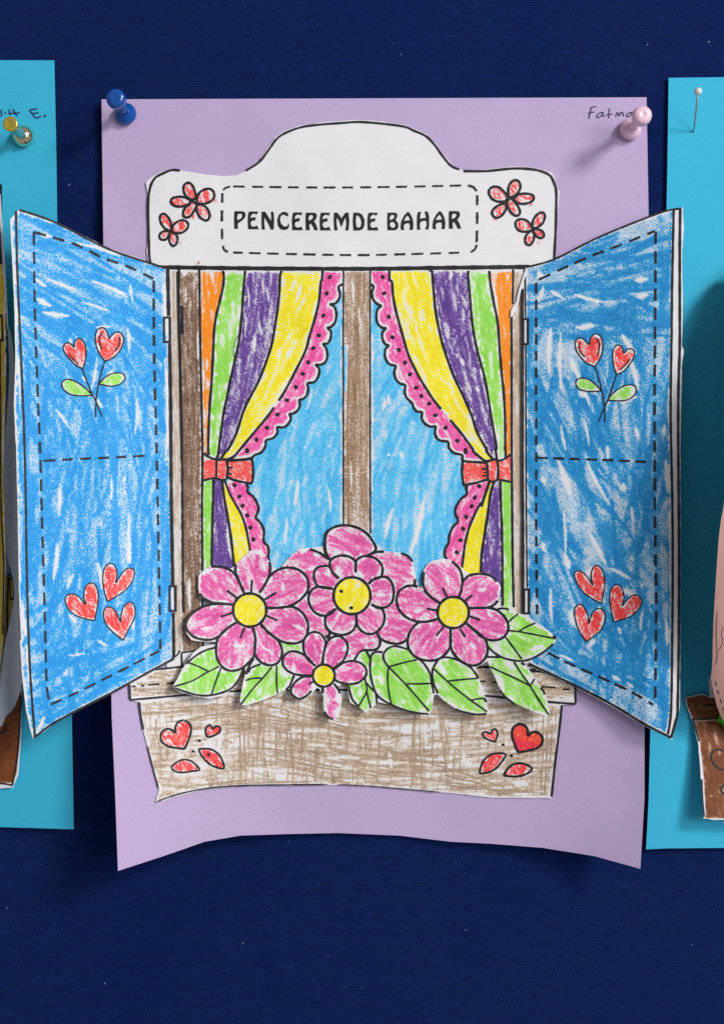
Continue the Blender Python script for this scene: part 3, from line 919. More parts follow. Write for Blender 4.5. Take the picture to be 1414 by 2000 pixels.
cols_r = [
    ("stripe", ORANGE, dict(ang=a_l(89, 89), width=5, length=60, dens=2.5, inset=3.4, seed=41, press=(0.5, 1.0), spread=4, gaps=[(991, 535, 991, 548, 3), (964, 560, 972, 640, 3)])),
    ("stripe", GREEN, dict(ang=a_l(87, 80), width=7, length=60, dens=2.4, inset=6.5, seed=42, press=(0.45, 0.9), spread=4, rag=1.2)),
    ("stripe", PURPLE, dict(ang=a_l(87, 66), width=5.5, length=70, dens=2.1, inset=4.6, seed=43, press=(0.4, 0.9), spread=4, gaps=[(879, 545, 881, 525, 4), (900, 700, 906, 715, 3.5), (932, 755, 934, 766, 4), (890, 690, 894, 700, 2)])),
    ("stripe", YELLOW, dict(ang=a_l(86, 52), width=8, length=60, dens=2.1, inset=5.0, seed=44, press=(0.5, 0.95), spread=5, gaps=[(806, 690, 820, 720, 3), (795, 620, 798, 650, 2), (810, 620, 814, 650, 2)])),
    ("frill", PINK, dict(ang=a_l(84, 52), width=5, length=34, dens=2.3, inset=3.6, seed=45, press=(0.4, 0.9), spread=10)),
]
low_r = dict(ink=[(Dd([(1055, 305), (1025, 395), (992, 495)]), 5), (Dd([(990, 465), (940, 560), (900, 660), (875, 760), (860, 860), (850, 950)]), 4.2),
                  (Dd([(1088, 305), (1062, 400), (1040, 560), (1015, 720), (995, 860), (990, 985)]), 4.6), (Dd([(1135, 300), (1140, 500), (1148, 700), (1150, 900), (1152, 1235)]), 4.2),
                  (Dd([(895, 340), (880, 350), (885, 400), (840, 440), (805, 500), (800, 550), (820, 600), (780, 650), (755, 710), (750, 765), (725, 810), (722, 860), (740, 890)]), 4.4)],
             reg=[("frill", Dd([(1050, 305), (1020, 395), (985, 475), (940, 560), (900, 660), (875, 760), (860, 860), (850, 1000), (760, 1000), (722, 860), (725, 810), (750, 765), (755, 710), (780, 650), (820, 600), (800, 550),
                                (805, 500), (840, 440), (885, 400), (882, 340)]), PINK, dict(ang=112, width=5, length=34, dens=2.0, inset=3.6, seed=51, press=(0.35, 0.85), spread=9)),
                  ("stripe", Dd([(1138, 300), (1220, 310), (1226, 700), (1230, 1240), (1152, 1240), (1150, 900), (1148, 700), (1140, 500)]), GREEN, dict(ang=90, width=6, length=70, dens=2.3, inset=4.6, seed=52, press=(0.4, 0.85), spread=2)),
                  ("stripe", Dd([(1088, 305), (1135, 300), (1140, 500), (1148, 700), (1150, 900), (1152, 1200), (990, 1100), (995, 860), (1015, 720), (1040, 560), (1062, 400)]), PURPLE, dict(ang=92, width=5, length=60, dens=2.3, inset=4.4, seed=53, press=(0.4, 0.9), spread=5)),
                  ("stripe", Dd([(1055, 305), (1086, 305), (1062, 400), (1040, 560), (1015, 720), (995, 860), (990, 1100), (850, 1000), (860, 860), (875, 760), (900, 660), (940, 560), (1000, 460)]), YELLOW, dict(ang=103, width=6, length=60, dens=2.4, inset=4.6, seed=54, press=(0.5, 0.95), spread=5))])
tie_r = dict(ink=[(Dd([(1035, 158), (1108, 150), (1112, 290), (1050, 300), (1040, 230), (1035, 158)]), 4.2), (Dd([(855, 155), (950, 162), (1035, 168)]), 4.2), (Dd([(855, 155), (850, 240), (862, 328), (880, 330), (960, 315), (1045, 290)]), 4.4),
                  (Dd([(1112, 155), (1160, 142), (1215, 104)]), 4), (Dd([(1112, 292), (1180, 303), (1218, 312)]), 4), (Dd([(995, 212), (1035, 215)]), 3.4), (Dd([(1010, 240), (1038, 240)]), 3), (Dd([(1000, 265), (1038, 262)]), 3)],
             reg=[Dd([(858, 162), (1032, 172), (1040, 286), (960, 308), (868, 322), (856, 240)]), Dd([(1042, 162), (1104, 156), (1106, 284), (1050, 294)]), Dd([(1115, 160), (1160, 148), (1215, 120), (1218, 304), (1180, 297), (1116, 286)])])
PUR = flat_mat("purple_crayon_line", lin((112, 78, 150)), 0.6, noise=0.4)
ik = Ink(h_panel, 0.15)
ik.line(A([(548, 565), (520, 620), (508, 680), (512, 740), (520, 760)]), 1.5, taper=True)
ik.build("stray_line", win, PUR)
curtain("right", [r0, r4, r3, r2, r1], sc_r, cols_r, dots_r, low_r, tie_r, None)

# ------------------------------------------------------------------ sill and flower box
SILL = [(254, 1338), (303, 1309), (356, 1300), (600, 1298), (800, 1300), (1040, 1308), (1075, 1314), (1121, 1341), (1123, 1372), (1072, 1368), (949, 1357), (800, 1350), (660, 1345), (560, 1346), (400, 1354), (330, 1361), (256, 1364)]
region("sill", SILL, h_panel, 0.08, BOXBR, win, ang=lambda x, y, r: 3 * math.sin(x / 120), width=5, length=110, dens=1.9, inset=5.5, seed=61, press=(0.35, 0.95), spread=3, base=-0.25)
BOX = [(274, 1372), (330, 1365), (400, 1358), (560, 1350), (660, 1349), (800, 1354), (949, 1362), (1072, 1374), (1095, 1378), (1090, 1426), (1077, 1526), (1074, 1557), (959, 1556), (893, 1548), (760, 1537), (660, 1531),
       (562, 1533), (463, 1534), (396, 1541), (340, 1555), (308, 1566), (313, 1543), (300, 1499), (290, 1456), (277, 1406)]
box_gaps = [(345, 1432, 350, 1450, 30), (412, 1427, 425, 1432, 22), (412, 1470, 425, 1485, 30), (360, 1500, 380, 1500, 26),
            (957, 1436, 962, 1438, 14), (1030, 1445, 1030, 1440, 26), (965, 1492, 975, 1485, 17), (1012, 1505, 1016, 1503, 17), (1000, 1528, 1030, 1532, 6),
            (475, 1375, 490, 1382, 5), (540, 1395, 552, 1400, 5), (600, 1455, 640, 1458, 3), (470, 1440, 480, 1442, 4), (640, 1480, 700, 1482, 3), (760, 1470, 765, 1500, 4), (905, 1470, 908, 1495, 4),
            (480, 1500, 560, 1510, 3), (700, 1410, 760, 1408, 3), (830, 1430, 832, 1450, 4), (560, 1430, 640, 1428, 2.5), (790, 1440, 793, 1460, 3)]
def box_ang(x, y, r):
    if r.rand() < (0.34 if (430 < x < 620 or 800 < x < 930 or x < 330 or x > 1030) else 0.12):
        return 92 + r.randn() * 5
    return 4 * math.sin(x / 90.0) + (8 if 480 < x < 700 else -2)
box = region("flower_box", BOX, h_panel, 0.08, BOXBR, win, ang=box_ang, width=4.0, length=120, dens=1.75, inset=4.5, seed=62, press=(0.35, 1.0), spread=4, base=-0.34, gaps=box_gaps, label="brown scribbled flower box printed with hearts and leaves")
# a second pass of thin darker pencil strokes over the box
DK = crayon("pencil_brown", (150, 112, 78), grain=0.9)
ik = Ink(h_panel, 0.12)
rr = np.random.RandomState(5)
for (x, y, L_, a) in [(300, 1500, 150, 86), (308, 1430, 120, 84), (468, 1440, 110, 91), (478, 1470, 130, 89), (505, 1440, 120, 92), (515, 1430, 110, 95), (540, 1450, 90, 90), (560, 1440, 100, 93), (592, 1430, 90, 92), (805, 1450, 100, 94),
                      (820, 1470, 90, 88), (845, 1465, 80, 92), (870, 1460, 70, 90), (1075, 1450, 150, 94), (1066, 1490, 120, 93), (1060, 1470, 150, 92), (1085, 1440, 100, 94),
                      (520, 1395, 220, 12), (560, 1410, 260, 8), (600, 1400, 240, 14), (640, 1500, 200, 10), (760, 1480, 230, 6), (820, 1520, 240, 8), (870, 1500, 240, 18), (380, 1380, 140, -4), (400, 1400, 160, -8),
                      (960, 1540, 200, 4), (1000, 1545, 180, 2), (930, 1530, 120, 16), (720, 1400, 260, 3), (850, 1395, 200, 2), (520, 1530, 180, -2), (420, 1530, 160, -8), (420, 1395, 130, -12), (560, 1465, 160, 4), (600, 1485, 140, 12)]:
    t = math.radians(a)
    px = [(x + math.cos(t) * L_ * s / 2 + rr.randn() * 1.2, y + math.sin(t) * L_ * s / 2 + rr.randn() * 1.2) for s in (-1, -0.5, 0, 0.5, 1)]
    px = [p for p in px if bool(inside(BOX, np.array([p[0] - 4, p[0] + 4]), np.array([p[1] + 3, p[1] + 3])).all()) and bool(inside(BOX, np.array([p[0]]), np.array([p[1] - 3])).all())]
    if len(px) > 2:
        ik.line(px, 1.7 + rr.rand() * 1.0, taper=True)
stroke_me = ik.build("pencil_strokes", win, None)
stroke_me.data.materials.clear(); 
PENCIL, nt_, b_ = new_mat("brown_pencil")
tc_ = node(nt_, "ShaderNodeTexCoord").outputs["Object"]
f_ = tex_noise(nt_, tc_, 2300, 2, 0.7)
c_ = mix(nt_, mrange(nt_, f_, 0.42, 0.6), lin((200, 176, 152)), lin((156, 124, 94)))
nt_.links.new(c_, b_.inputs["Base Color"]); b_.inputs["Roughness"].default_value = 0.7
stroke_me.data.materials.append(PENCIL)

ik = Ink(h_panel)
ik.line([(254, 1337), (255, 1366)], 3.6, sm=False)
ik.line([(255, 1367), (300, 1363), (356, 1358), (420, 1352), (520, 1348), (660, 1347)], 3.6)
ik.line([(660, 1347), (800, 1352), (900, 1356), (949, 1359), (1010, 1365), (1072, 1371), (1124, 1375)], 3.8)
ik.line([(1122, 1341), (1124, 1374)], 3.6, sm=False)
ik.line([(300, 1308), (330, 1305), (356, 1302), (420, 1298)], 3.4)
ik.line([(900, 1303), (955, 1303)], 5.0, sm=False)
ik.line([(1033, 1311), (1055, 1312), (1080, 1315)], 3.6)
ik.line([(1030, 1300), (1044, 1302), (1044, 1308), (1030, 1307)], 2.6)
for s_, e_ in (((258, 1341), (266, 1340)), ((276, 1339.5), (283, 1338.6)), ((290, 1338), (312, 1336)), ((326, 1335), (342, 1333)), ((934, 1330.5), (948, 1331)), ((962, 1332), (970, 1333)), ((1058, 1341), (1084, 1343)), ((1099, 1346), (1112, 1347))):
    ik.line([s_, e_], 3.0, sm=False)
ik.line([(273, 1372), (276, 1400), (281, 1425)], 3.6)
ik.line([(289, 1458), (299, 1497), (310, 1538)], 1.8)
ik.line([(305, 1567), (330, 1557), (370, 1546), (420, 1538), (480, 1534), (560, 1533), (640, 1532)], 2.6, taper=True)
ik.line([(660, 1532), (720, 1535), (790, 1541), (860, 1547)], 1.6, taper=True)
ik.line([(1097, 1377), (1092, 1426), (1085, 1480), (1080, 1526), (1077, 1556)], 3.8)
ik.build("box_lines", win)

def heart_print(pts, x0, y0, s, parent, hfn, w_, name="heart", mat=None, seed=0, lab=None, inner=(), dz=0.1, **kw):
    p = Z(x0, y0, s, pts)
    # keep the notch and the tip sharp: smooth the two halves separately
    ik = Ink(hfn, 0.2)
    ik.line(p, w_, closed=False)
    for i_ in inner:
        ik.line(Z(x0, y0, s, i_), w_)
    o = ik.build(name, parent, label=lab)
    k2 = dict(step=1.7, ang=70, width=4.5, length=24, dens=2.0, inset=4.0, seed=seed, spread=20, press=(0.35, 0.85), base=0.16)
    k2.update(kw)
    region("crayon_fill" if parent.parent is None else "crayon_fill", smooth(p, False, 4), hfn, dz, mat or RED, parent if parent.parent is not None else o, **k2)
    return o
def closed(p): return p + [p[0]]
bl = (300, 1400, 9.427)
REDX = crayon("red_orange", (240, 70, 46), (214, 30, 90), grain=1.0, under=(0.85, 0.45, 0.08))
def prints(parent, hfn, items, dz=0.1):
    for it in items:
        name, pts, (x0, y0, s), w_, mat, kw = it
        p = Z(x0, y0, s, closed(pts))
        ik = Ink(hfn, 0.2)
        ik.line(p, w_)
        for i_ in kw.pop('inner', ()):
            ik.line(Z(x0, y0, s, i_), w_)
        k2 = dict(step=1.7, ang=70, width=4.5, length=24, dens=2.0, inset=4.0, seed=int(p[0][0]), spread=20, press=(0.35, 0.85), base=0.16)
        k2.update(kw)
        o = region(name, smooth(p, False, 4), hfn, dz, mat, parent, **k2)
        ik.build(name + "_outline", parent)
br = (925, 1400, 9.427)
prints(box, h_panel, [
    ("heart", [(580, 590), (430, 575), (280, 545), (170, 470), (135, 370), (170, 270), (250, 225), (330, 235), (410, 295), (405, 200), (450, 110), (540, 65), (630, 95), (690, 170), (690, 290), (650, 420)], bl, 4.0, RED, dict(label="large heart at the box's left end", gaps=[(329, 1446, 335, 1450, 4), (349, 1413, 352, 1417, 3), (322, 1436, 328, 1430, 3)])),
    ("heart", [(1000, 380), (960, 280), (980, 190), (1030, 155), (1070, 175), (1095, 220), (1150, 175), (1210, 185), (1235, 240), (1200, 300), (1100, 350)], bl, 3.8, RED, dict(inset=2.5)),
    ("printed_leaf", [(835, 595), (950, 585), (1080, 605), (1190, 680), (1260, 780), (1300, 945), (1180, 935), (1050, 880), (950, 790), (880, 700)], bl, 3.6, RED, dict(press=(0.5, 0.95))),
    ("printed_leaf", [(335, 915), (430, 840), (540, 790), (660, 800), (760, 860), (850, 975), (720, 1000), (560, 1025), (420, 1010), (350, 960)], bl, 3.2, RED, {}),
    ("heart", [(820, 655), (750, 500), (705, 350), (715, 230), (780, 155), (860, 130), (940, 165), (990, 240), (1000, 350), (1060, 290), (1150, 280), (1240, 340), (1265, 430), (1230, 530), (1120, 595), (960, 630)], br, 4.6, REDX, dict(inset=1.2, base=0.4, dens=2.6, label="large heart at the box's right end, red mixed with orange and magenta")),
    ("heart", [(390, 460), (280, 425), (190, 370), (165, 315), (210, 275), (310, 310), (335, 250), (380, 225), (425, 260), (435, 350)], br, 3.4, RED, dict(inset=2.5)),
    ("printed_leaf", [(110, 1045), (130, 920), (190, 800), (290, 710), (420, 670), (585, 690), (540, 790), (460, 900), (350, 990), (230, 1030)], br, 3.6, RED, dict(press=(0.5, 0.95))),
    ("printed_leaf", [(550, 1080), (600, 990), (700, 890), (820, 855), (940, 870), (1065, 945), (1020, 1020), (900, 1080), (720, 1100)], br, 4.0, RED, {}),
])
ik = Ink(h_panel, 0.21)
for x, y, r_ in (Z(*bl, [(850, 440)])[0] + (3.2,), Z(*bl, [(735, 635)])[0] + (2.8,), Z(*bl, [(1020, 695)])[0] + (3.6,), Z(*br, [(540, 515)])[0] + (3.0,), Z(*br, [(695, 718)])[0] + (3.3,)):
    ik.dot(x, y, r_)
ik.build("printed_dots", box)

# ------------------------------------------------------------------ shutters
SL = [(21, 428), (39, 409), (106, 431), (212, 484), (300, 514), (327, 523), (331, 700), (334, 900), (338, 1050), (340, 1180), (342, 1287), (283, 1319), (226, 1351), (170, 1379), (113, 1410), (66, 1443), (62, 1432),
      (52, 1389), (44, 1319), (40, 1248), (36, 1163), (33, 1015), (32, 873), (28, 791), (31, 708), (29, 598), (25, 515), (22, 460)]
shl = sheet("shutter", SL, h_left, WHITE, win, 12, 0.2, wobble=0.4)
shl['label'] = "bright blue crayoned left shutter, folded open"
def ang_l(x, y, r):
    if y < 620: a = 24 + 4 * math.sin(x / 60)
    elif y < 860: a = 24 + (y - 620) / 240 * 66 + (r.rand() < 0.3) * 20
    elif y < 1180: a = 92
    elif y < 1300: a = 120 + r.randn() * 35
    else: a = -28 + (r.rand() < 0.35) * 110
    return a
gl = [(75, 585, 100, 598, 8), (150, 475, 235, 500, 4), (95, 545, 150, 565, 3), (180, 548, 250, 580, 3.5), (215, 560, 250, 575, 2.5), (255, 555, 260, 590, 3), (85, 610, 135, 617, 6), (160, 590, 215, 608, 3), (70, 545, 90, 560, 5),
      (118, 945, 116, 1010, 3.5), (112, 1060, 105, 1130, 5), (253, 1005, 256, 1100, 4), (218, 930, 218, 975, 3), (268, 780, 264, 850, 3), (250, 640, 252, 690, 3), (110, 800, 135, 835, 4), (255, 1060, 252, 1100, 5), (135, 1280, 165, 1276, 3),
      (88, 1400, 75, 1425, 5), (132, 1305, 128, 1320, 3), (78, 458, 100, 463, 5), (30, 520, 35, 560, 5), (36, 1090, 38, 1150, 4), (45, 1180, 52, 1240, 4.5), (52, 1260, 58, 1330, 4.5), (30, 590, 40, 640, 4), (32, 680, 40, 800, 3),
      (200, 795, 185, 775, 6), (170, 745, 160, 735, 3), (190, 640, 215, 638, 5), (165, 690, 160, 710, 4), (140, 660, 132, 690, 5), (190, 700, 180, 760, 3.5), (225, 720, 200, 745, 3),
      (145, 1120, 132, 1150, 4), (192, 1100, 200, 1150, 5), (250, 1180, 262, 1230, 4), (190, 1250, 210, 1262, 3), (135, 1200, 150, 1215, 4), (320, 560, 322, 640, 5), (322, 700, 324, 900, 4)]
region("blue_crayon", [(24, 432), (41, 414), (106, 435), (212, 488), (300, 518), (325, 527), (328, 700), (331, 900), (335, 1050), (337, 1180), (339, 1284), (283, 1315), (226, 1347), (170, 1375), (113, 1406), (67, 1438), (64, 1430),
        (55, 1389), (47, 1319), (43, 1248), (39, 1163), (36, 1015), (35, 873), (31, 791), (34, 708), (32, 598), (28, 515), (25, 460)], h_left, 0.07, BLUE_L, shl, ang=ang_l, width=11, length=190, dens=2.1, inset=3.0, seed=71, press=(0.1, 1.05), base=0.14, gaps=gl)
ik = Ink(h_left, 0.15)
ik.line([(32, 412), (34, 500), (36, 560), (40, 650), (44, 745), (48, 841), (51, 960), (52, 1032), (54, 1150), (57, 1248), (61, 1333), (69, 1437)], 4.0)
ik.line([(39, 410), (106, 433), (212, 486), (300, 516), (327, 525)], 3.8)
ik.line([(67, 1441), (113, 1408), (226, 1349), (283, 1317), (341, 1286)], 4.0)
ik.line([(31, 865), (33, 950), (35, 1050), (37, 1163), (41, 1250)], 1.8)
ik.line([(328, 524), (330, 617)], 6.5, sm=False); ik.line([(332, 670), (334, 800), (335, 960), (337, 1080), (338, 1143)], 6.2); ik.line([(339, 1196), (340, 1285)], 5.5, sm=False)
ik.build("outline", shl)
ik = Ink(h_left, 0.15)
ik.dashes([(67, 454), (69, 600), (74, 750), (80, 900), (84, 1050), (88, 1180), (92, 1330), (98, 1374)], 26, 11, 3.9)
ik.dashes([(67, 453), (95, 461), (150, 478), (203, 504), (250, 520), (302, 545)], 26, 12, 4.0)
ik.dashes([(301, 548), (302, 700), (306, 850), (309, 1000), (311, 1100), (314, 1270)], 24, 11, 4.2)
ik.dashes([(100, 1376), (150, 1353), (213, 1322), (260, 1298), (314, 1270)], 25, 11, 4.0)
ik.dashes([(86, 900), (160, 896), (230, 893), (303, 889)], 24, 11, 3.8)
ik.build("dashed_border", shl)
def hinge(x0, y0, x1, y1, hfn, parent):
    ik = Ink(hfn, 0.26)
    ik.poly([[(x0, y0), (x1, y0), (x1, y1), (x0, y1)], [(x0 + 4, y0 + 4), (x0 + 4, y1 - 4), (x1 - 4.5, y1 - 4), (x1 - 4.5, y0 + 4)]])
    ik.build("hinge", parent)
hinge(319, 618, 335, 669.5, h_left, shl)
hinge(330, 1143, 346, 1195, h_left, shl)
sl = (100, 620, 8.8375)
hl = (120, 1090, 8.8375)
prints(shl, h_left, [
    ("heart", [(935, 750), (870, 670), (810, 560), (775, 440), (770, 320), (800, 220), (860, 180), (920, 185), (970, 250), (1010, 360), (1060, 300), (1130, 255), (1190, 260), (1240, 310), (1260, 400), (1230, 500), (1180, 590), (1090, 680), (1010, 730)], sl, 2.6, RED,
     dict(inset=5, inner=[[(900, 255), (850, 320), (840, 420), (880, 550)], [(1180, 330), (1190, 420), (1160, 510), (1090, 585)]])),
    ("heart", [(550, 885), (430, 820), (330, 720), (250, 620), (215, 530), (240, 460), (290, 435), (350, 460), (405, 515), (410, 440), (450, 380), (500, 365), (550, 400), (590, 470), (610, 600), (600, 720), (575, 820)], sl, 2.6, RED,
     dict(inner=[[(305, 620), (380, 710), (475, 805)]])),
    ("printed_leaf", [(720, 1345), (620, 1240), (500, 1150), (380, 1085), (270, 1070), (205, 1110), (195, 1180), (240, 1260), (330, 1320), (460, 1350)], sl, 2.5, GREEN, {}),
    ("printed_leaf", [(830, 1150), (920, 1050), (1020, 985), (1130, 955), (1240, 970), (1280, 1030), (1250, 1100), (1170, 1160), (1030, 1185)], sl, 2.5, GREEN, {}),
    ("heart", [(580, 1078), (430, 1050), (260, 990), (140, 890), (80, 770), (80, 680), (130, 630), (210, 620), (310, 670), (430, 800), (395, 680), (405, 560), (440, 470), (510, 430), (580, 450), (625, 530), (645, 650), (635, 800), (605, 950)], hl, 2.3, RED, {}),
    ("heart", [(805, 750), (755, 600), (725, 430), (725, 280), (760, 160), (830, 100), (890, 100), (940, 160), (970, 270), (945, 430), (1010, 330), (1080, 230), (1170, 175), (1240, 190), (1268, 250), (1240, 370), (1170, 490), (1060, 590), (940, 670)], hl, 2.3, RED, {}),
    ("heart", [(1075, 1420), (960, 1330), (830, 1210), (760, 1100), (735, 980), (750, 890), (800, 845), (870, 850), (940, 920), (990, 1020), (1025, 1105), (1035, 1000), (1070, 870), (1130, 790), (1200, 765), (1255, 810), (1280, 920), (1255, 1060), (1170, 1220), (1100, 1360)], hl, 2.3, RED, {}),
])
ik = Ink(h_left, 0.2)
ik.line(Z(*sl, [(545, 890), (600, 1040), (680, 1240), (770, 1430), (890, 1715)]), 2.5)
ik.line(Z(*sl, [(935, 750), (880, 920), (830, 1130), (800, 1290), (780, 1450), (775, 1720)]), 2.5)
ik.build("stem_lines", shl)

SR = [(1026, 521), (1083, 505), (1161, 466), (1232, 436), (1296, 411), (1333, 405), (1335, 447), (1331, 500), (1333, 589), (1331, 676), (1335, 684), (1331, 714), (1328, 873), (1328, 1064), (1328, 1173), (1328, 1265), (1327, 1381),
      (1322, 1403), (1312, 1445), (1301, 1439), (1256, 1417), (1195, 1380), (1121, 1341), (1029, 1298), (1019, 1200), (1018, 900), (1017, 562), (1022, 540)]
shr = sheet("shutter", SR, h_right, WHITE, win, 12, 0.2, wobble=0.5)
shr['label'] = "duller blue right shutter with a white outer strip, folded open"
def ang_r(x, y, r):
    if y < 600: a = -16 + 8 * math.sin(x / 80)
    elif y < 660: a = 12 + r.randn() * 10
    elif y < 800: a = 92 + r.randn() * 8
    elif y < 1080: a = (98 if x > 1220 else 68) + r.randn() * 10
    elif y < 1250: a = 62 + (r.rand() < 0.3) * 35
    elif y < 1320: a = 100 if x > 1150 else 40
    else: a = 30 + (r.rand() < 0.2) * 60
    if x > 1285 and y > 480: a = 91
    return a
gr = [(1180, 590, 1120, 575, 4), (1075, 568, 1100, 582, 3.5), (1240, 548, 1262, 545, 7), (1245, 580, 1262, 577, 6), (1070, 470, 1090, 500, 0.1), (1125, 640, 1160, 636, 7), (1215, 655, 1240, 690, 7), (1115, 700, 1130, 740, 5),
      (1060, 560, 1052, 590, 5), (1130, 765, 1145, 775, 8), (1200, 780, 1240, 775, 10), (1165, 770, 1150, 760, 5), (1075, 640, 1073, 730, 4), (1095, 650, 1096, 760, 3.5), (1140, 820, 1150, 870, 3.2), (1090, 900, 1112, 965, 6), (1095, 830, 1105, 880, 3),
      (1185, 870, 1188, 900, 4), (1217, 945, 1219, 960, 6.5), (1240, 835, 1246, 855, 3.5), (1145, 900, 1190, 985, 3.0), (1150, 1040, 1180, 1100, 3.5), (1100, 1000, 1103, 1090, 3), (1059, 1060, 1062, 1075, 6), (1058, 935, 1062, 940, 6),
      (1233, 990, 1237, 1020, 3), (1300, 900, 1303, 960, 7), (1306, 1000, 1308, 1150, 4), (1297, 830, 1297, 850, 5), (1075, 1150, 1078, 1215, 4), (1105, 1085, 1112, 1110, 7), (1160, 1105, 1140, 1130, 5), (1210, 1150, 1240, 1165, 7),
      (1170, 1185, 1168, 1195, 5), (1115, 1190, 1120, 1220, 4), (1160, 1250, 1150, 1262, 6), (1207, 1225, 1212, 1238, 4), (1190, 1110, 1230, 1130, 4), (1195, 1320, 1210, 1328, 4), (1225, 1335, 1235, 1342, 4), (1090, 1278, 1120, 1292, 3),
      (1300, 1210, 1302, 1260, 5), (1255, 1190, 1250, 1230, 3), (1052, 530, 1054, 545, 6), (1128, 730, 1150, 790, 4), (1230, 700, 1245, 760, 6), (1160, 700, 1190, 770, 0.1)]
region("blue_crayon", [(1029, 524), (1083, 508), (1161, 469), (1232, 439), (1296, 415), (1313, 411), (1311, 600), (1308, 720), (1306, 809), (1310, 968), (1310, 1100), (1309, 1265), (1308, 1387), (1301, 1432), (1256, 1412), (1195, 1375), (1121, 1336),
        (1040, 1298), (1031, 1200), (1027, 900), (1027, 562)], h_right, 0.07, BLUE_R, shr, ang=ang_r, width=12, length=170, dens=2.0, inset=2.6, seed=81, press=(0.1, 1.05), base=0.1, gaps=gr)
ik = Ink(h_right, 0.15)
ik.line([(1027, 522), (1083, 506), (1161, 467), (1232, 437), (1296, 413), (1330, 407)], 3.4)
ik.line([(1315, 411), (1312, 560), (1311, 650), (1309, 809), (1312, 968), (1313, 1100), (1312, 1265), (1310, 1387), (1304, 1434)], 4.2)
ik.line([(1328, 408), (1327, 483), (1327, 600), (1327, 677), (1324, 777), (1324, 900), (1325, 1050), (1325, 1234), (1323, 1381), (1319, 1409), (1310, 1441)], 4.4)
ik.line([(1032, 1296), (1121, 1338), (1195, 1376), (1256, 1413), (1310, 1441)], 4.2)
ik.line([(1019.5, 564), (1020, 700), (1020, 900), (1021, 1060), (1021, 1200)], 5.4)
ik.line([(1025, 524), (1026, 620)], 2.6, sm=False); ik.line([(1026.5, 674), (1027, 900), (1029, 1148)], 2.6)
ik.build("outline", shr)
ik = Ink(h_right, 0.15)
ik.dashes([(1052, 546), (1144, 504), (1214, 477), (1281, 450)], 26, 12, 4.2)
ik.dashes([(1280, 452), (1279, 600), (1278, 750), (1278, 900), (1279, 1050), (1281, 1200), (1279, 1377)], 26, 11, 4.4)
ik.dashes([(1047, 552), (1047, 700), (1047, 900), (1047, 1050), (1049, 1206)], 22, 11, 4.2)
ik.dashes([(1070, 1275), (1113, 1297), (1170, 1322), (1230, 1350), (1278, 1378)], 25, 11, 4.2)
ik.dashes([(1048, 894), (1110, 896), (1200, 899), (1278, 903)], 22, 10, 4.0)
ik.build("dashed_border", shr)
hinge(1020, 621, 1033, 674, h_right, shr)
hinge(1021.5, 1149, 1035, 1200, h_right, shr)
sr = (1110, 640, 9.427)
hr = (1105, 1090, 8.8375)
prints(shr, h_right, [
    ("heart", [(480, 715), (340, 650), (220, 540), (150, 430), (120, 310), (145, 230), (205, 190), (280, 215), (380, 310), (400, 210), (450, 135), (510, 112), (570, 140), (615, 210), (630, 340), (610, 480), (560, 600)], sr, 2.3, RED,
     dict(inset=5, inner=[[(200, 270), (190, 350), (220, 450), (305, 540)], [(495, 185), (550, 250), (565, 370), (530, 510)]])),
    ("heart", [(880, 860), (840, 740), (815, 600), (815, 460), (850, 360), (920, 315), (980, 360), (1020, 465), (1080, 400), (1150, 390), (1205, 430), (1210, 510), (1160, 620), (1070, 740), (980, 820)], sr, 2.3, RED,
     dict(inset=5, inner=[[(1125, 580), (1060, 670), (950, 775)]])),
    ("printed_leaf", [(605, 1160), (500, 1050), (400, 970), (290, 930), (190, 935), (135, 1000), (150, 1080), (220, 1140), (350, 1170), (480, 1172)], sr, 2.3, GREEN, {}),
    ("printed_leaf", [(725, 1335), (770, 1260), (880, 1155), (1000, 1080), (1120, 1050), (1215, 1075), (1245, 1150), (1210, 1240), (1100, 1320), (960, 1345)], sr, 2.3, GREEN, dict(gaps=[(1235, 765, 1238, 770, 9)])),
    ("heart", [(605, 785), (440, 690), (300, 590), (200, 450), (150, 320), (155, 245), (210, 220), (290, 250), (370, 330), (465, 470), (435, 350), (440, 240), (480, 150), (530, 130), (590, 160), (640, 250), (670, 400), (655, 560)], hr, 2.2, RED, dict(press=(0.5, 0.9))),
    ("heart", [(825, 1100), (780, 900), (755, 750), (760, 600), (800, 500), (870, 458), (930, 480), (980, 570), (1000, 690), (970, 825), (1050, 720), (1140, 650), (1220, 640), (1290, 700), (1300, 780), (1250, 880), (1140, 990), (1000, 1050)], hr, 2.2, RED, dict(press=(0.5, 0.9))),
    ("heart", [(350, 1445), (240, 1280), (170, 1100), (150, 960), (160, 860), (220, 800), (280, 810), (340, 900), (380, 1010), (395, 1130), (430, 1010), (490, 910), (570, 870), (630, 890), (675, 980), (660, 1110), (600, 1240), (500, 1330)], hr, 2.2, RED, dict(gaps=[(1175, 1225, 1178, 1205, 5)])),
])
ik = Ink(h_right, 0.2)
ik.line(Z(*sr, [(480, 715), (540, 880), (590, 1060), (640, 1310), (665, 1520), (665, 1735)]), 2.3)
ik.line(Z(*sr, [(880, 870), (820, 1050), (740, 1290), (660, 1470), (550, 1725)]), 2.3)
ik.build("stem_lines", shr)
# torn strip of glued tab beside the right shutter's top hinge
sheet("torn_edge", [(1027, 521), (1021, 540), (1014, 562), (1008, 590), (998, 604), (996, 620), (1004, 612), (1011, 596), (1018, 566), (1023, 548), (1028, 536)], lambda x, y: h_right(x, y) + 0.35, WHITE, win, 5, 0.1, wobble=1.0)

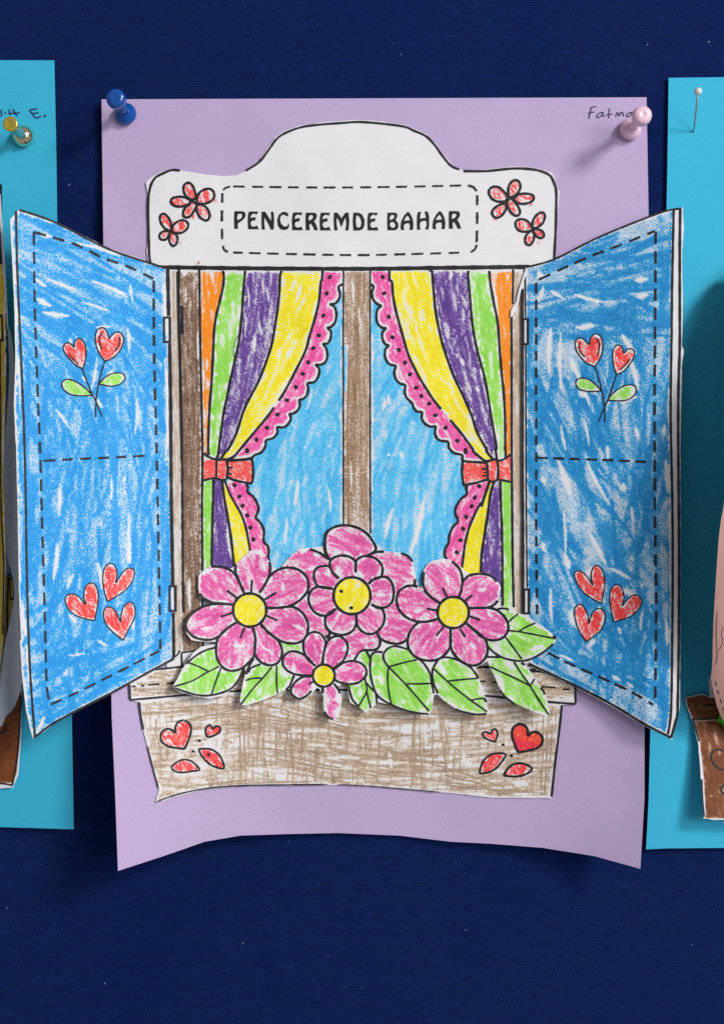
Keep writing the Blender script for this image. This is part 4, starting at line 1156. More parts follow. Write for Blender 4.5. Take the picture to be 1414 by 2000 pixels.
# ------------------------------------------------------------------ bouquet
bq = thing("paper_bouquet", 700, 1220, 3.5, "cut-out bunch of pink paper flowers and green leaves glued across the window's flower box", "paper flowers")
Ez = lambda p: Z(360, 1060, 5.4385, p)
Fz = lambda p: Z(560, 1010, 5.05, p)
Gz = lambda p: Z(760, 1080, 5.8917, p)
Hz = lambda p: Z(320, 1240, 5.4385, p)
Iz = lambda p: Z(540, 1220, 6.427, p)
Jz = lambda p: Z(700, 1240, 5.4385, p)
Kz = lambda p: Z(920, 1170, 7.07, p)
cut = (Ez([(10, 900), (18, 830), (60, 770), (130, 705), (200, 668), (270, 640), (215, 612), (165, 575), (150, 480), (152, 350), (200, 298), (290, 240), (350, 240), (430, 250), (490, 272), (520, 262), (555, 222), (600, 178), (650, 133), (700, 88),
           (760, 70), (820, 80), (862, 128), (893, 180), (918, 240), (945, 270), (985, 288), (1030, 262)]) +
       Fz([(0, 425), (60, 365), (130, 320), (200, 303), (320, 293), (368, 285), (383, 230), (388, 165), (420, 115), (490, 85), (560, 68), (640, 73), (720, 96), (792, 142), (845, 200), (885, 280), (902, 322), (950, 332), (1060, 346), (1140, 352),
           (1200, 388), (1243, 440), (1253, 500), (1272, 580), (1292, 655), (1312, 742), (1330, 690), (1345, 600), (1348, 520), (1372, 488)]) +
       Gz([(440, 126), (500, 86), (620, 66), (700, 76), (775, 118), (835, 168), (905, 233), (960, 232), (1050, 228), (1150, 240), (1213, 288), (1263, 350), (1283, 400), (1268, 500), (1243, 560)]) +
       Kz([(345, 85), (400, 98), (480, 125), (640, 186), (800, 256), (880, 312), (1000, 386), (1100, 466), (1178, 545), (1142, 612), (1060, 692), (950, 774), (850, 825), (770, 875), (745, 915), (790, 960), (850, 1060), (930, 1170), (1003, 1260),
           (1043, 1380), (1065, 1470), (1084, 1603), (1000, 1593), (850, 1553), (700, 1484), (560, 1414), (447, 1322), (376, 1200), (316, 1060), (262, 950), (222, 860), (150, 900), (62, 950), (84, 1020), (113, 1110)]) +
       Jz([(1272, 455), (1322, 560), (1352, 700), (1372, 800), (1368, 848), (1300, 848), (1150, 829), (1050, 799), (980, 749), (900, 694), (838, 632), (803, 640), (793, 700), (778, 790), (757, 842), (650, 839), (520, 814), (400, 769), (330, 739),
           (215, 714), (150, 773), (82, 826)]) +
       Iz([(1030, 1030), (927, 978), (906, 880), (884, 748), (830, 745), (775, 775), (822, 925), (804, 1060), (784, 1150), (720, 1199), (648, 1174), (596, 1112), (586, 980), (592, 900), (540, 805), (508, 792), (440, 872), (370, 929),
           (290, 940), (218, 904), (176, 832), (140, 790)]) +
       Hz([(1342, 545), (1300, 584), (1210, 624), (1080, 685), (940, 725), (808, 751), (816, 650), (846, 490), (872, 395), (862, 340), (842, 372), (803, 482), (722, 584), (622, 645), (490, 676), (350, 654), (200, 615), (116, 579), (106, 530),
           (146, 468), (196, 368), (256, 278), (318, 186), (398, 126), (500, 106), (545, 100)]) +
       Ez([(332, 1052), (150, 1048), (78, 1033), (26, 962)]))
sheet("paper_backing", cut, h_bq, WHITE, bq, 9, 0.2, back=WHITE)

fid = [0]
def flower(petals, circ, ticks, ink, label, dots=(), fill=BLOOM, wd=4.4, rear=()):
    ik = Ink(h_bq, 0.2)
    for l in ink:
        ik.line(l, wd)
    for t_ in ticks:
        ik.line(t_, wd * 0.85, sm=False)
    (cx, cy), r = circ
    ik.line([(cx + r * math.cos(a), cy + r * math.sin(a)) for a in np.linspace(0, math.tau, 28, endpoint=False)], wd * 1.05, closed=True, sub=2)
    for x, y in dots:
        ik.dot(x, y, 3.6)
    f = ik.build("flower", bq, label=label)
    for p, isrear in [(p, True) for p in rear] + [(p, False) for p in petals]:
        fid[0] += 1
        c = np.mean(p, 0)
        a = math.degrees(math.atan2(c[1] - cy, c[0] - cx))
        rs = np.random.RandomState(fid[0])
        g = []
        for _ in range(1):
            gx, gy = c + rs.randn(2) * 14
            aa = math.radians(a + rs.randn() * 30)
            l_ = 5 + rs.rand() * 9
            g.append((gx - math.cos(aa) * l_, gy - math.sin(aa) * l_, gx + math.cos(aa) * l_, gy + math.sin(aa) * l_, 2.2 + rs.rand() * 2.2))
        region("petal", smooth(p, True, 3), h_bq, 0.07 if isrear else 0.1, fill, f, step=2.1, ang=(a if not isrear else 20 + rs.randn() * 12) + rs.randn() * 10, width=7, length=50, dens=1.6, inset=5.4, seed=500 + fid[0], press=(0.3, 0.85),
               spread=12, base=0.12, gaps=g, rag=1.5)
    region("flower_centre", [(cx + r * math.cos(a), cy + r * math.sin(a)) for a in np.linspace(0, math.tau, 26, endpoint=False)], h_bq, 0.13, YELLOW, f, step=1.8, ang=-65, width=5, length=34, dens=2.3, inset=3.2, seed=600 + fid[0], press=(0.45, 0.95), spread=10, base=0.1)
    return f
# left flower
e = dict(
    N=[(630, 520), (600, 440), (560, 350), (545, 290), (552, 230), (600, 180), (700, 92), (780, 76), (860, 132), (905, 210), (915, 290), (890, 380), (850, 460), (800, 530)],
    NE=[(800, 530), (850, 460), (900, 370), (960, 310), (1050, 270), (1130, 265), (1220, 290), (1290, 350), (1320, 430), (1310, 510), (1250, 590), (1170, 650), (1080, 680), (980, 692), (875, 690)],
    E=[(875, 695), (980, 692), (1100, 680), (1180, 690), (1260, 750), (1310, 840), (1315, 930), (1280, 1020), (1200, 1065), (1100, 1065), (1000, 1030), (900, 960), (840, 890), (815, 860)],
    SE=[(730, 900), (755, 1000), (750, 1120), (760, 1200), (820, 1270), (900, 1300), (980, 1285), (1030, 1220), (1040, 1140), (1000, 1040), (920, 970), (850, 910), (815, 865)],
    S=[(730, 900), (755, 1000), (755, 1100), (740, 1200), (680, 1280), (600, 1340), (500, 1360), (420, 1330), (360, 1250), (340, 1150), (350, 1050), (400, 960), (470, 900), (560, 845)],
    W=[(550, 850), (470, 900), (400, 970), (320, 1020), (230, 1030), (130, 1010), (60, 960), (20, 900), (30, 830), (80, 760), (160, 700), (260, 660), (380, 650), (520, 655)],
    NW=[(520, 658), (400, 645), (300, 635), (210, 590), (165, 540), (156, 480), (160, 355), (205, 305), (290, 252), (400, 258), (490, 290), (550, 350), (590, 430), (640, 540)])
flower([Ez(e[k]) for k in ("N", "NE", "E", "SE", "S", "W", "NW")], (Ez([(697, 715)])[0], 32.5),
       [Ez(t) for t in ([(722, 395), (712, 535)], [(455, 505), (565, 590)], [(390, 785), (515, 745)], [(640, 905), (595, 1015)], [(875, 775), (990, 825)], [(855, 605), (975, 530)])],
       [Ez(e["N"][:5]), Ez(e["N"][9:]), Ez(e["NE"]), Ez(e["E"]), Ez(e["SE"]), Ez(e["S"]), Ez(e["W"]), Ez(e["NW"][:5]), Ez(e["NW"][8:])], "seven-petal pink flower at the left of the bunch")
# small middle flower is added after the tall one
f_ = dict(
    m1=[(515, 605), (450, 540), (425, 460), (450, 410), (520, 380), (600, 385), (650, 410), (680, 450), (680, 545), (670, 610)],
    m2=[(680, 545), (685, 440), (730, 395), (800, 385), (880, 410), (935, 470), (945, 540), (925, 590), (860, 615), (820, 640), (810, 660)],
    m3=[(815, 655), (860, 612), (930, 590), (1000, 600), (1045, 670), (1055, 770), (1030, 850), (970, 890), (890, 885), (835, 860)],
    m4=[(835, 860), (900, 895), (945, 910), (965, 980), (950, 1060), (890, 1130), (820, 1155), (750, 1130), (700, 1070), (685, 960)],
    m5=[(685, 960), (685, 1060), (640, 1130), (560, 1160), (470, 1150), (400, 1100), (380, 1030), (400, 960), (490, 905)],
    m6=[(490, 905), (420, 960), (350, 970), (270, 930), (220, 840), (225, 760), (270, 700), (340, 685), (450, 705)],
    m7=[(460, 705), (320, 685), (275, 620), (275, 540), (320, 490), (420, 485), (450, 540), (515, 605)])
b_1 = [(415, 415), (385, 330), (380, 250), (400, 150), (480, 95), (590, 80), (700, 105), (790, 160), (850, 240), (880, 320), (800, 380), (730, 395), (680, 440), (600, 385), (500, 380), (430, 430)]
b_2 = [(420, 415), (330, 355), (230, 315), (130, 325), (20, 410), (0, 490), (100, 510), (190, 570), (215, 650), (200, 740), (225, 750), (270, 700), (320, 685), (275, 620), (275, 540), (320, 490), (420, 485)]
b_3 = [(800, 380), (880, 345), (1000, 340), (1130, 360), (1200, 400), (1243, 460), (1265, 600), (1262, 665), (1190, 670), (1110, 730), (1080, 830), (1120, 930), (1200, 1000), (1320, 1030), (1250, 1080), (1200, 1180), (1120, 1245),
       (1020, 1240), (930, 1200), (885, 1130), (950, 1060), (965, 980), (945, 900), (1030, 850), (1055, 770), (1045, 670), (1000, 600), (930, 590), (945, 540), (935, 470), (880, 410)]
b_4 = [(600, 1160), (685, 1070), (750, 1130), (820, 1155), (885, 1140), (920, 1220), (880, 1300), (820, 1310), (760, 1310), (680, 1370), (600, 1400), (600, 1290), (560, 1200)]
b_5 = [(200, 745), (140, 830), (50, 880), (150, 950), (210, 1050), (210, 1140), (260, 1135), (330, 1150), (400, 1200), (420, 1130), (380, 1040), (395, 965), (300, 950), (220, 850)]
flower([Fz(f_[k]) for k in ("m1", "m2", "m3", "m4", "m5", "m6", "m7")], (Fz([(645, 775)])[0], 36), [],
       [Fz(f_["m1"][:9]), Fz(f_["m2"]), Fz(f_["m3"]), Fz(f_["m4"]), Fz(f_["m5"]), Fz(f_["m6"]), Fz(f_["m7"]), Fz(b_1[:11]), Fz([(370, 290), (385, 350), (420, 415), (330, 355), (230, 315)]), Fz([(800, 380), (880, 345), (960, 340)]),
        Fz([(1130, 355), (1200, 390), (1240, 440)]), Fz([(1268, 610), (1262, 670)]), Fz([(1195, 1200), (1120, 1245), (1020, 1240), (930, 1200), (885, 1130)]), Fz([(885, 1135), (922, 1220), (905, 1285), (860, 1310), (770, 1312)]),
        Fz([(195, 740), (232, 745)]), Fz([(385, 1165), (415, 1200)]), Fz([(425, 1130), (415, 1200)])],
       "double pink flower with round inner petals in the middle of the bunch", dots=Fz([(538, 731), (637, 895)]), rear=[Fz(b) for b in (b_1, b_2, b_3, b_4, b_5)])
g_ = dict(
    N=[(800, 515), (835, 400), (840, 280), (800, 170), (720, 95), (620, 72), (500, 94), (435, 142), (400, 220), (390, 350), (430, 450), (500, 520), (580, 575)],
    NE=[(820, 500), (845, 330), (920, 260), (1040, 240), (1160, 260), (1240, 330), (1275, 410), (1260, 530), (1200, 600), (1120, 630), (920, 635)],
    E=[(920, 635), (1130, 630), (1240, 660), (1330, 740), (1370, 840), (1350, 930), (1280, 990), (1190, 1005), (1090, 980), (1000, 910), (890, 810)],
    SE=[(890, 810), (1000, 900), (1100, 990), (1130, 1080), (1120, 1180), (1050, 1270), (950, 1295), (850, 1260), (760, 1180), (710, 1080), (705, 960), (705, 860)],
    SW=[(705, 860), (710, 980), (700, 1080), (640, 1170), (540, 1230), (420, 1235), (310, 1200), (230, 1110), (215, 1000), (250, 890), (340, 800), (440, 790), (560, 760)],
    W=[(575, 570), (470, 500), (400, 430), (300, 380), (190, 390), (110, 450), (85, 550), (120, 660), (200, 740), (310, 785), (430, 790), (550, 760)])
flower([Gz(g_[k]) for k in ("N", "NE", "E", "SE", "SW", "W")], (Gz([(737, 685)])[0], 30.5),
       [Gz(t) for t in ([(615, 405), (665, 505)], [(955, 485), (875, 550)], [(1045, 770), (930, 730)], [(875, 965), (810, 870)], [(545, 950), (630, 850)], [(430, 640), (545, 660)])],
       [Gz(g_["N"][:5]), Gz(g_["N"][8:]), Gz(g_["NE"][1:6]), Gz([(1250, 550), (1200, 600), (1120, 630), (920, 635)]), Gz(g_["E"]), Gz(g_["SE"]), Gz(g_["SW"]), Gz([(575, 570), (470, 500), (400, 430)]), Gz([(330, 385), (240, 375), (170, 398), (110, 450), (85, 550), (120, 660), (200, 740), (310, 785), (430, 790), (550, 760)])],
       "six-petal pink flower at the right of the bunch")
i_ = [[(575, 500), (590, 380), (620, 250), (600, 170), (540, 105), (450, 95), (370, 150), (340, 240), (350, 340), (390, 430), (490, 515)],
      [(580, 490), (600, 340), (640, 220), (700, 160), (790, 145), (860, 190), (895, 270), (880, 370), (830, 460), (720, 545)],
      [(730, 560), (840, 480), (960, 455), (1070, 490), (1130, 570), (1110, 660), (1020, 730), (900, 745), (790, 720), (735, 690)],
      [(480, 520), (400, 420), (300, 355), (190, 335), (110, 380), (80, 470), (110, 550), (200, 610), (320, 635), (445, 635)],
      [(440, 650), (330, 660), (240, 720), (185, 810), (200, 880), (280, 930), (370, 900), (440, 830), (500, 770)],
      [(590, 785), (592, 900), (596, 1000), (604, 1110), (650, 1165), (712, 1190), (770, 1140), (785, 1000), (790, 880), (715, 740)]]
flower([Iz(p) for p in i_], (Iz([(595, 640)])[0], 21.5), [Iz([(410, 750), (460, 715)])],
       [Iz(i_[0]), Iz(i_[1]), Iz(i_[2]), Iz(i_[3]), Iz(i_[4][:8]), Iz([(720, 740), (770, 800), (800, 865)]), Iz([(580, 790), (584, 860)]), Iz([(600, 1090), (640, 1150), (712, 1190)])],
       "small pink flower at the bottom middle, one petal hanging down", wd=4.0)
def leaf(poly, veins, ink, seed, a, wd=3.0, lab=None, base=0.2, press=(0.4, 0.85), gaps=()):
    o = region("leaf", smooth(poly, True, 3), h_bq, 0.075, GREEN, bq, step=2.1, ang=a, width=8, length=45, dens=1.9, inset=6.0, seed=seed, press=press, spread=8, base=base, rag=1.6, gaps=gaps, label=lab)
    ik = Ink(h_bq, 0.17)
    for v in veins:
        ik.line(v, wd)
    for v in ink:
        ik.line(v, wd * 1.2)
    ik.build("vein", o)
leaf(Hz([(548, 135), (450, 160), (360, 210), (280, 270), (230, 340), (140, 480), (115, 545), (130, 570), (300, 625), (430, 645), (560, 630), (700, 580), (780, 500), (830, 400), (850, 350), (740, 380), (640, 370), (580, 300), (550, 200)]),
     [Hz([(115, 548), (300, 490), (450, 405), (590, 335)]), Hz([(270, 295), (380, 340), (470, 385)]), Hz([(610, 350), (560, 480), (510, 630)])],
     [Hz([(548, 135), (450, 162), (360, 210), (280, 272), (245, 310)]), Hz([(120, 565), (300, 625), (430, 645), (560, 630), (700, 580), (780, 500), (830, 400), (850, 350)])], 701, 80, lab="broad leaf at the far left")
leaf(Hz([(900, 400), (930, 350), (1030, 310), (1140, 320), (1200, 320), (1260, 300), (1290, 370), (1380, 420), (1300, 570), (1200, 620), (1050, 690), (822, 742), (850, 500)]),
     [Hz([(815, 745), (950, 570), (1060, 450), (1150, 340)]), Hz([(870, 485), (950, 462), (1040, 458)]), Hz([(1200, 325), (1200, 500), (1210, 620)])],
     [Hz([(900, 400), (930, 350), (1030, 310)]), Hz([(880, 420), (900, 350), (960, 250)]), Hz([(1385, 430), (1340, 540), (1300, 580)])], 702, 100, gaps=[(548, 1310, 560, 1322, 7), (503, 1360, 510, 1345, 4)])
leaf(Iz([(980, 440), (1040, 350), (1110, 320), (1150, 370), (1180, 440), (1170, 550), (1190, 660), (1240, 850), (1250, 980), (1190, 1050), (1125, 1092), (1030, 1025), (950, 930), (910, 830), (900, 750), (1020, 730), (1110, 660), (1130, 570), (1090, 500)]),
     [Iz([(1110, 670), (1130, 770), (1130, 850), (1040, 1010)]), Iz([(1135, 850), (1160, 950), (1185, 1050)]), Iz([(1120, 720), (1180, 790), (1250, 860)])],
     [Iz([(980, 440), (1040, 350), (1110, 320), (1150, 370), (1180, 440)]), Iz([(900, 750), (950, 930), (1040, 1030)]), Iz([(1250, 860), (1262, 990)])], 703, 95, gaps=[(704, 1345, 702, 1360, 6)])
leaf(Jz([(130, 250), (150, 200), (200, 180), (260, 185), (300, 140), (400, 120), (530, 155), (560, 210), (640, 265), (700, 310), (760, 410), (780, 520), (790, 640), (755, 833), (600, 823), (440, 778), (300, 710), (210, 640), (150, 520), (125, 380)]),
     [Jz([(320, 340), (430, 450), (560, 590), (750, 810)]), Jz([(320, 340), (310, 480), (325, 620), (350, 735)]), Jz([(320, 340), (480, 295), (620, 265)]), Jz([(515, 520), (640, 520), (775, 515)])],
     [Jz([(260, 185), (200, 180), (150, 200), (130, 250), (125, 380), (150, 520), (200, 640), (300, 715), (440, 780), (600, 825), (740, 840)]), Jz([(265, 260), (270, 200), (320, 140), (400, 120), (530, 155)]), Jz([(262, 200), (275, 275), (320, 340)]),
      Jz([(640, 255), (700, 310), (760, 410), (780, 520), (800, 620)]), Iz([(1180, 440), (1175, 560), (1185, 660)])], 704, 62, lab="largest leaf, below the middle flower", gaps=[(736, 1320, 750, 1335, 4), (836, 1365, 834, 1378, 4), (785, 1365, 790, 1375, 3)])
leaf(Jz([(790, 360), (830, 290), (880, 245), (960, 240), (1060, 270), (1170, 330), (1230, 390), (1275, 460), (1330, 620), (1360, 720), (1366, 828), (1250, 843), (1100, 813), (1000, 760), (900, 690), (840, 620), (800, 520), (785, 430)]),
     [Jz([(800, 360), (940, 490), (1070, 600), (1200, 700), (1365, 815)]), Jz([(950, 490), (1100, 475), (1270, 460)]), Jz([(1190, 698), (1260, 680), (1340, 675)])],
     [Jz([(790, 360), (830, 290), (880, 245), (960, 240), (1060, 270), (1170, 330), (1230, 390), (1275, 460)]), Jz([(790, 360), (785, 430), (800, 520), (845, 620)]), Jz([(1030, 790), (1120, 820), (1250, 845), (1360, 840)]), Jz([(1340, 675), (1358, 715)])],
     705, 55, gaps=[(858, 1300, 868, 1312, 8), (918, 1318, 925, 1322, 4)])
leaf(Kz([(370, 150), (480, 130), (640, 192), (880, 320), (1060, 440), (1172, 546), (1120, 640), (1000, 740), (880, 810), (720, 855), (560, 845), (400, 790), (280, 700), (225, 610), (200, 560), (320, 580), (420, 555), (490, 500), (515, 400), (490, 300), (430, 210)]),
     [Kz([(520, 435), (660, 450), (850, 485), (1000, 515), (1170, 548)]), Kz([(510, 325), (570, 265), (650, 200)]), Kz([(650, 450), (760, 385), (885, 330)]), Kz([(475, 525), (590, 680), (700, 830)])],
     [Kz([(225, 650), (320, 740), (440, 810), (600, 850), (740, 850), (860, 810), (1000, 730), (1130, 620)]), Kz([(340, 150), (430, 128), (520, 145)]), Kz([(1130, 500), (1172, 545)])], 706, 28, lab="pale leaf pointing right over the right shutter", base=0.08, press=(0.3, 0.75),
     gaps=[(965, 1255, 975, 1275, 9), (1040, 1268, 1060, 1262, 7), (1040, 1215, 1060, 1228, 5)])
leaf(Kz([(230, 800), (400, 800), (560, 850), (720, 880), (800, 980), (930, 1170), (1010, 1300), (1070, 1596), (950, 1588), (700, 1480), (560, 1412), (450, 1310), (376, 1180), (316, 1040), (256, 930)]),
     [Kz([(265, 935), (400, 1000), (600, 1090), (810, 1195)]), Kz([(590, 870), (700, 1040), (810, 1195), (930, 1390), (1070, 1600)]), Kz([(820, 1190), (875, 1100)])],
     [Kz([(220, 800), (400, 800)]), Kz([(400, 1262), (480, 1360), (600, 1450)]), Kz([(960, 1220), (1000, 1280), (1012, 1320)]), Kz([(690, 880), (742, 908)])], 707, 62, gaps=[(1000, 1300, 990, 1295, 8), (1028, 1318, 1036, 1335, 4), (975, 1320, 985, 1345, 4)])
region("green_scrap", Iz([(60, 235), (130, 225), (270, 240), (330, 290), (310, 350), (190, 335), (100, 370)]), h_bq, 0.06, GREEN, bq, step=2, ang=10, width=6, length=20, dens=1.5, inset=3, seed=9, press=(0.3, 0.7))

# ------------------------------------------------------------------ neighbour picture at the left edge
YB = crayon("mustard", (206, 178, 52), (186, 152, 30), grain=0.6)
BR2 = crayon("marker_brown", (122, 66, 30), (98, 48, 18), grain=0.5, under=lin((190, 150, 120)))
SKIN = paper_mat("pinkish_tissue_underside", lin((186, 142, 132)), 0.05, 0.8)
lw = thing("paper_window", 0, 1000, 2, "partly seen paper window at the left edge, yellow shutter curled over", "paper craft")
def h_ln(x, y): return h_lc(x, y) + 1.5 + 0.2 * noise2(x, y, 90, 91)
BK = [(-260, 560), (8, 560), (14, 700), (18, 1100), (22, 1330), (44, 1346), (42, 1445), (37, 1512), (26, 1538), (0, 1540), (-260, 1536)]
sheet("backing_sheet", BK, h_ln, WHITE, lw, 14, 0.2, wobble=0.6)
region("flower_box", [(-200, 1400), (44, 1350), (40, 1445), (33, 1512), (25, 1529), (-200, 1530)], h_ln, 0.08, BR2, lw, ang=95, width=9, length=120, dens=3, inset=3, seed=13, press=(0.6, 1.0), base=0.5)
ik = Ink(h_ln, 0.17)
ik.line([(42, 1360), (38, 1440), (33, 1490), (25, 1534)], 3.0); ik.line([(25, 1534), (0, 1530), (-80, 1528)], 3.0)
ik.line([(12, 1415), (10, 1428), (-4, 1434)], 4)
ik.build("box_lines", lw)
region("shutter_face", [(-200, 515), (4, 512), (12, 560), (13, 700), (8, 900), (12, 1100), (8, 1240), (-3, 1330), (-200, 1360)], lambda x, y: h_ln(x, y) + 4 + 3 * np.clip((x + 40) / 60, 0, 1), 0.0, YB, lw, ang=92, width=8, length=90, dens=2.2, inset=3, seed=14, press=(0.4, 0.9), base=0.3)
region("shutter_face", [(8, 1120), (29, 1130), (29, 1190), (26, 1230), (6, 1290)], h_ln, 0.1, YB, lw, ang=92, width=6, length=50, dens=2.2, inset=3, seed=15, press=(0.4, 0.9), base=0.3)
hyl = lambda x, y: h_ln(x, y) + 4 + 3 * np.clip((x + 40) / 60, 0, 1)
ik = Ink(hyl, 0.1)
ik.line([(-60, 520), (0, 514), (5, 510)], 4)
ik.line([(2, 360), (3, 440), (3, 512)], 5)
ik.dashes([(11, 545), (12, 600), (13, 660), (12, 700)], 12, 10, 2)
ik.poly([[(-6, 614), (6, 614), (8, 667), (-6, 667)], [(-2, 619), (-2, 662), (4, 662), (3, 619)]])
ik.line([(1, 667), (2, 800), (3, 1000), (8, 1100), (6, 1240)], 2.5)
ik.build("shutter_lines", lw)
ik = Ink(h_ln, 0.2)
ik.poly([[(18, 1128), (30, 1128), (31, 1172), (20, 1172)], [(21, 1132), (22, 1168), (27, 1168), (27, 1132)]])
ik.line([(17, 1120), (16, 1180), (15, 1270)], 2.5)
ik.build("hinge", lw)
# curled flap, seen from behind
def h_fl(x, y):
    return h_lc(x, y) + 4.5 + 5.0 * np.clip((30 - x) / 30.0, 0, 1.2) + 2.5 * np.clip((y - 1150) / 250.0, 0, 1) + 0.7 * np.sin((y - 700) / 95.0 + x / 22.0)
FL = smooth([(16, 640), (19, 720), (15, 800), (9, 870), (7, 950), (10, 1010), (8, 1040), (13, 1080), (26, 1130), (28, 1170), (20, 1215), (10, 1262), (5, 1312), (-2, 1356), (-40, 1420), (0, 1421), (12, 1400), (30, 1379), (45, 1330),
             (48, 1280), (48, 1200), (45, 1100), (42, 1000), (40, 900), (34, 760), (24, 660)], True, 3)
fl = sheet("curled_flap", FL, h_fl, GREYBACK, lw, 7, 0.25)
fl['label'] = "grey-white underside of the curling shutter"
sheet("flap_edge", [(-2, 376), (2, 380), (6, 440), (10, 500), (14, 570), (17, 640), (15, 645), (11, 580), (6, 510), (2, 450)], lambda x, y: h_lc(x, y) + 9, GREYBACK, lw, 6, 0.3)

# ------------------------------------------------------------------ neighbour picture at the right edge
rw = thing("paper_window", 1460, 1300, 2, "partly seen paper window at the right edge, dark brown box and pinkish flap", "paper craft")
def h_rn(x, y): return h_rc(x, y) + 1.6 + 7.0 * np.clip((y - 1400) / 200.0, 0, 1.1) + 0.3 * noise2(x, y, 90, 92)
sheet("backing_sheet", [(1338, 1362), (1370, 1355), (1384, 1362), (1388, 1340), (1392, 1300), (1480, 1290), (1700, 1280), (1700, 1604), (1414, 1601), (1392, 1601), (1373, 1598), (1371, 1570), (1368, 1520), (1363, 1455), (1352, 1408), (1350, 1404), (1339, 1376)],
      h_rn, WHITE, rw, 12, 0.22, wobble=0.4)
region("sill", [(1340, 1363), (1370, 1357), (1386, 1363), (1500, 1352), (1500, 1404), (1352, 1403), (1341, 1376)], h_rn, 0.08, BR2, rw, ang=3, width=8, length=70, dens=3, inset=0, seed=16, press=(0.6, 1.0), base=0.6)
region("flower_box", [(1356, 1407), (1500, 1407), (1500, 1600), (1378, 1598), (1374, 1520), (1366, 1445)], h_rn, 0.08, BR2, rw, ang=80, width=8, length=70, dens=2.6, inset=2.4, seed=17, press=(0.5, 1.0), base=0.42,
       gaps=[(1395, 1430, 1400, 1455, 2.5), (1384, 1450, 1386, 1470, 1.8), (1402, 1547, 1412, 1545, 3), (1386, 1553, 1390, 1556, 2), (1404, 1468, 1404, 1474, 3), (1390, 1600, 1400, 1600, 3)])
ik = Ink(h_rn, 0.17)
ik.line([(1351, 1405), (1400, 1404), (1500, 1404)], 3.2)
ik.line([(1354, 1407), (1360, 1430), (1365, 1448)], 2.8)
ik.line([(1370, 1522), (1372, 1565), (1375, 1596)], 2.4)
ik.line([(1341, 1377), (1347, 1377)], 2.6, sm=False); ik.line([(1355, 1378), (1362, 1378)], 3.0, sm=False); ik.line([(1372, 1378), (1394, 1377)], 3.0, sm=False)
ik.line([(1420, 1470), (1410, 1466), (1402, 1464), (1393, 1467), (1388, 1476), (1390, 1488), (1400, 1499), (1412, 1503), (1430, 1506)], 3.4)
ik.line([(1424, 1530), (1412, 1534), (1407, 1542), (1412, 1550), (1424, 1556)], 3.2)
ik.build("printed_lines", rw)
sheet("leaf", [(1400, 1409), (1404, 1398), (1412, 1392), (1470, 1380), (1480, 1450), (1440, 1432), (1414, 1420), (1408, 1413)], lambda x, y: h_rn(x, y) + 3.0, flat_mat("bright_green_marker", lin((80, 220, 30)), 0.5, noise=0.1), rw, 8, 0.2)
def h_rf(x, y):
    m = np.sin(np.clip((y - 520) / 900.0, 0, 1) * math.pi) ** 0.7
    return 9 + 32 * m * np.clip(1.25 - (x - 1388) / 240.0, 0.1, 1.2)
RF = smooth([(1440, 520), (1432, 620), (1426, 760), (1420, 880), (1414, 975), (1407, 1017), (1402, 1062), (1397, 1137), (1392, 1225), (1390, 1300), (1388, 1325), (1395, 1362), (1402, 1387), (1414, 1412), (1440, 1440), (1500, 1460), (1640, 1400), (1640, 560), (1540, 530)], True, 3)
fl = sheet("standing_flap", RF, h_rf, SKIN, rw, 12, 0.3)
fl['label'] = "pinkish flap of paper standing away from the sheet"
sheet("white_margin", [(1384, 1325), (1388, 1318), (1390, 1340), (1388, 1362), (1384, 1350)], lambda x, y: h_rn(x, y) + 2, WHITE, rw, 5, 0.2)
ik = Ink(h_rf, 0.1)
ik.line([(1411, 1225), (1408, 1240), (1411, 1250), (1408, 1262), (1403, 1270)], 1.0)
ik.line([(1400, 1195), (1398, 1240), (1400, 1280), (1396, 1300)], 1.0)
ik.dashes([(1396, 1330), (1402, 1352), (1410, 1378), (1418, 1400)], 10, 8, 1.6)
ik.build("show_through_lines", rw, PEN)

# ------------------------------------------------------------------ pins
def lathe(name, prof, base, axis, mat, parent, seg=40):
    me = bpy.data.meshes.new(name)
    ax = Vector(axis).normalized()
    u = ax.orthogonal().normalized(); v = ax.cross(u)
    b = Vector(base)
    vs, fs = [], []
    for (r, z) in prof:
        for k in range(seg):
            a = math.tau * k / seg
            p = b + (ax * z + (u * math.cos(a) + v * math.sin(a)) * r) * MM
            vs.append(tuple(p))
    for i in range(len(prof) - 1):
        for k in range(seg):
            k2 = (k + 1) % seg
            fs.append((i * seg + k, i * seg + k2, (i + 1) * seg + k2, (i + 1) * seg + k))
    fs.append(tuple(range((len(prof) - 1) * seg, len(prof) * seg)))
    fs.append(tuple(range(seg))[::-1])
    me.from_pydata(vs, [], fs)
    me.update()
    o = link(name, me, parent, mat)
    o.data.polygons[-1].use_smooth = False
    return o
def plastic(name, col, rough=0.25, sss=0.0):
    m = flat_mat(name, col, rough, spec=0.5, noise=0.04, scale=300)
    b = m.node_tree.nodes["Principled BSDF"]
    b.inputs["Coat Weight"].default_value = 0.3
    b.inputs["Coat Roughness"].default_value = 0.2
    if sss:
        b.inputs["Subsurface Weight"].default_value = sss
        b.inputs["Subsurface Radius"].default_value = (0.004, 0.002, 0.002)
    return m
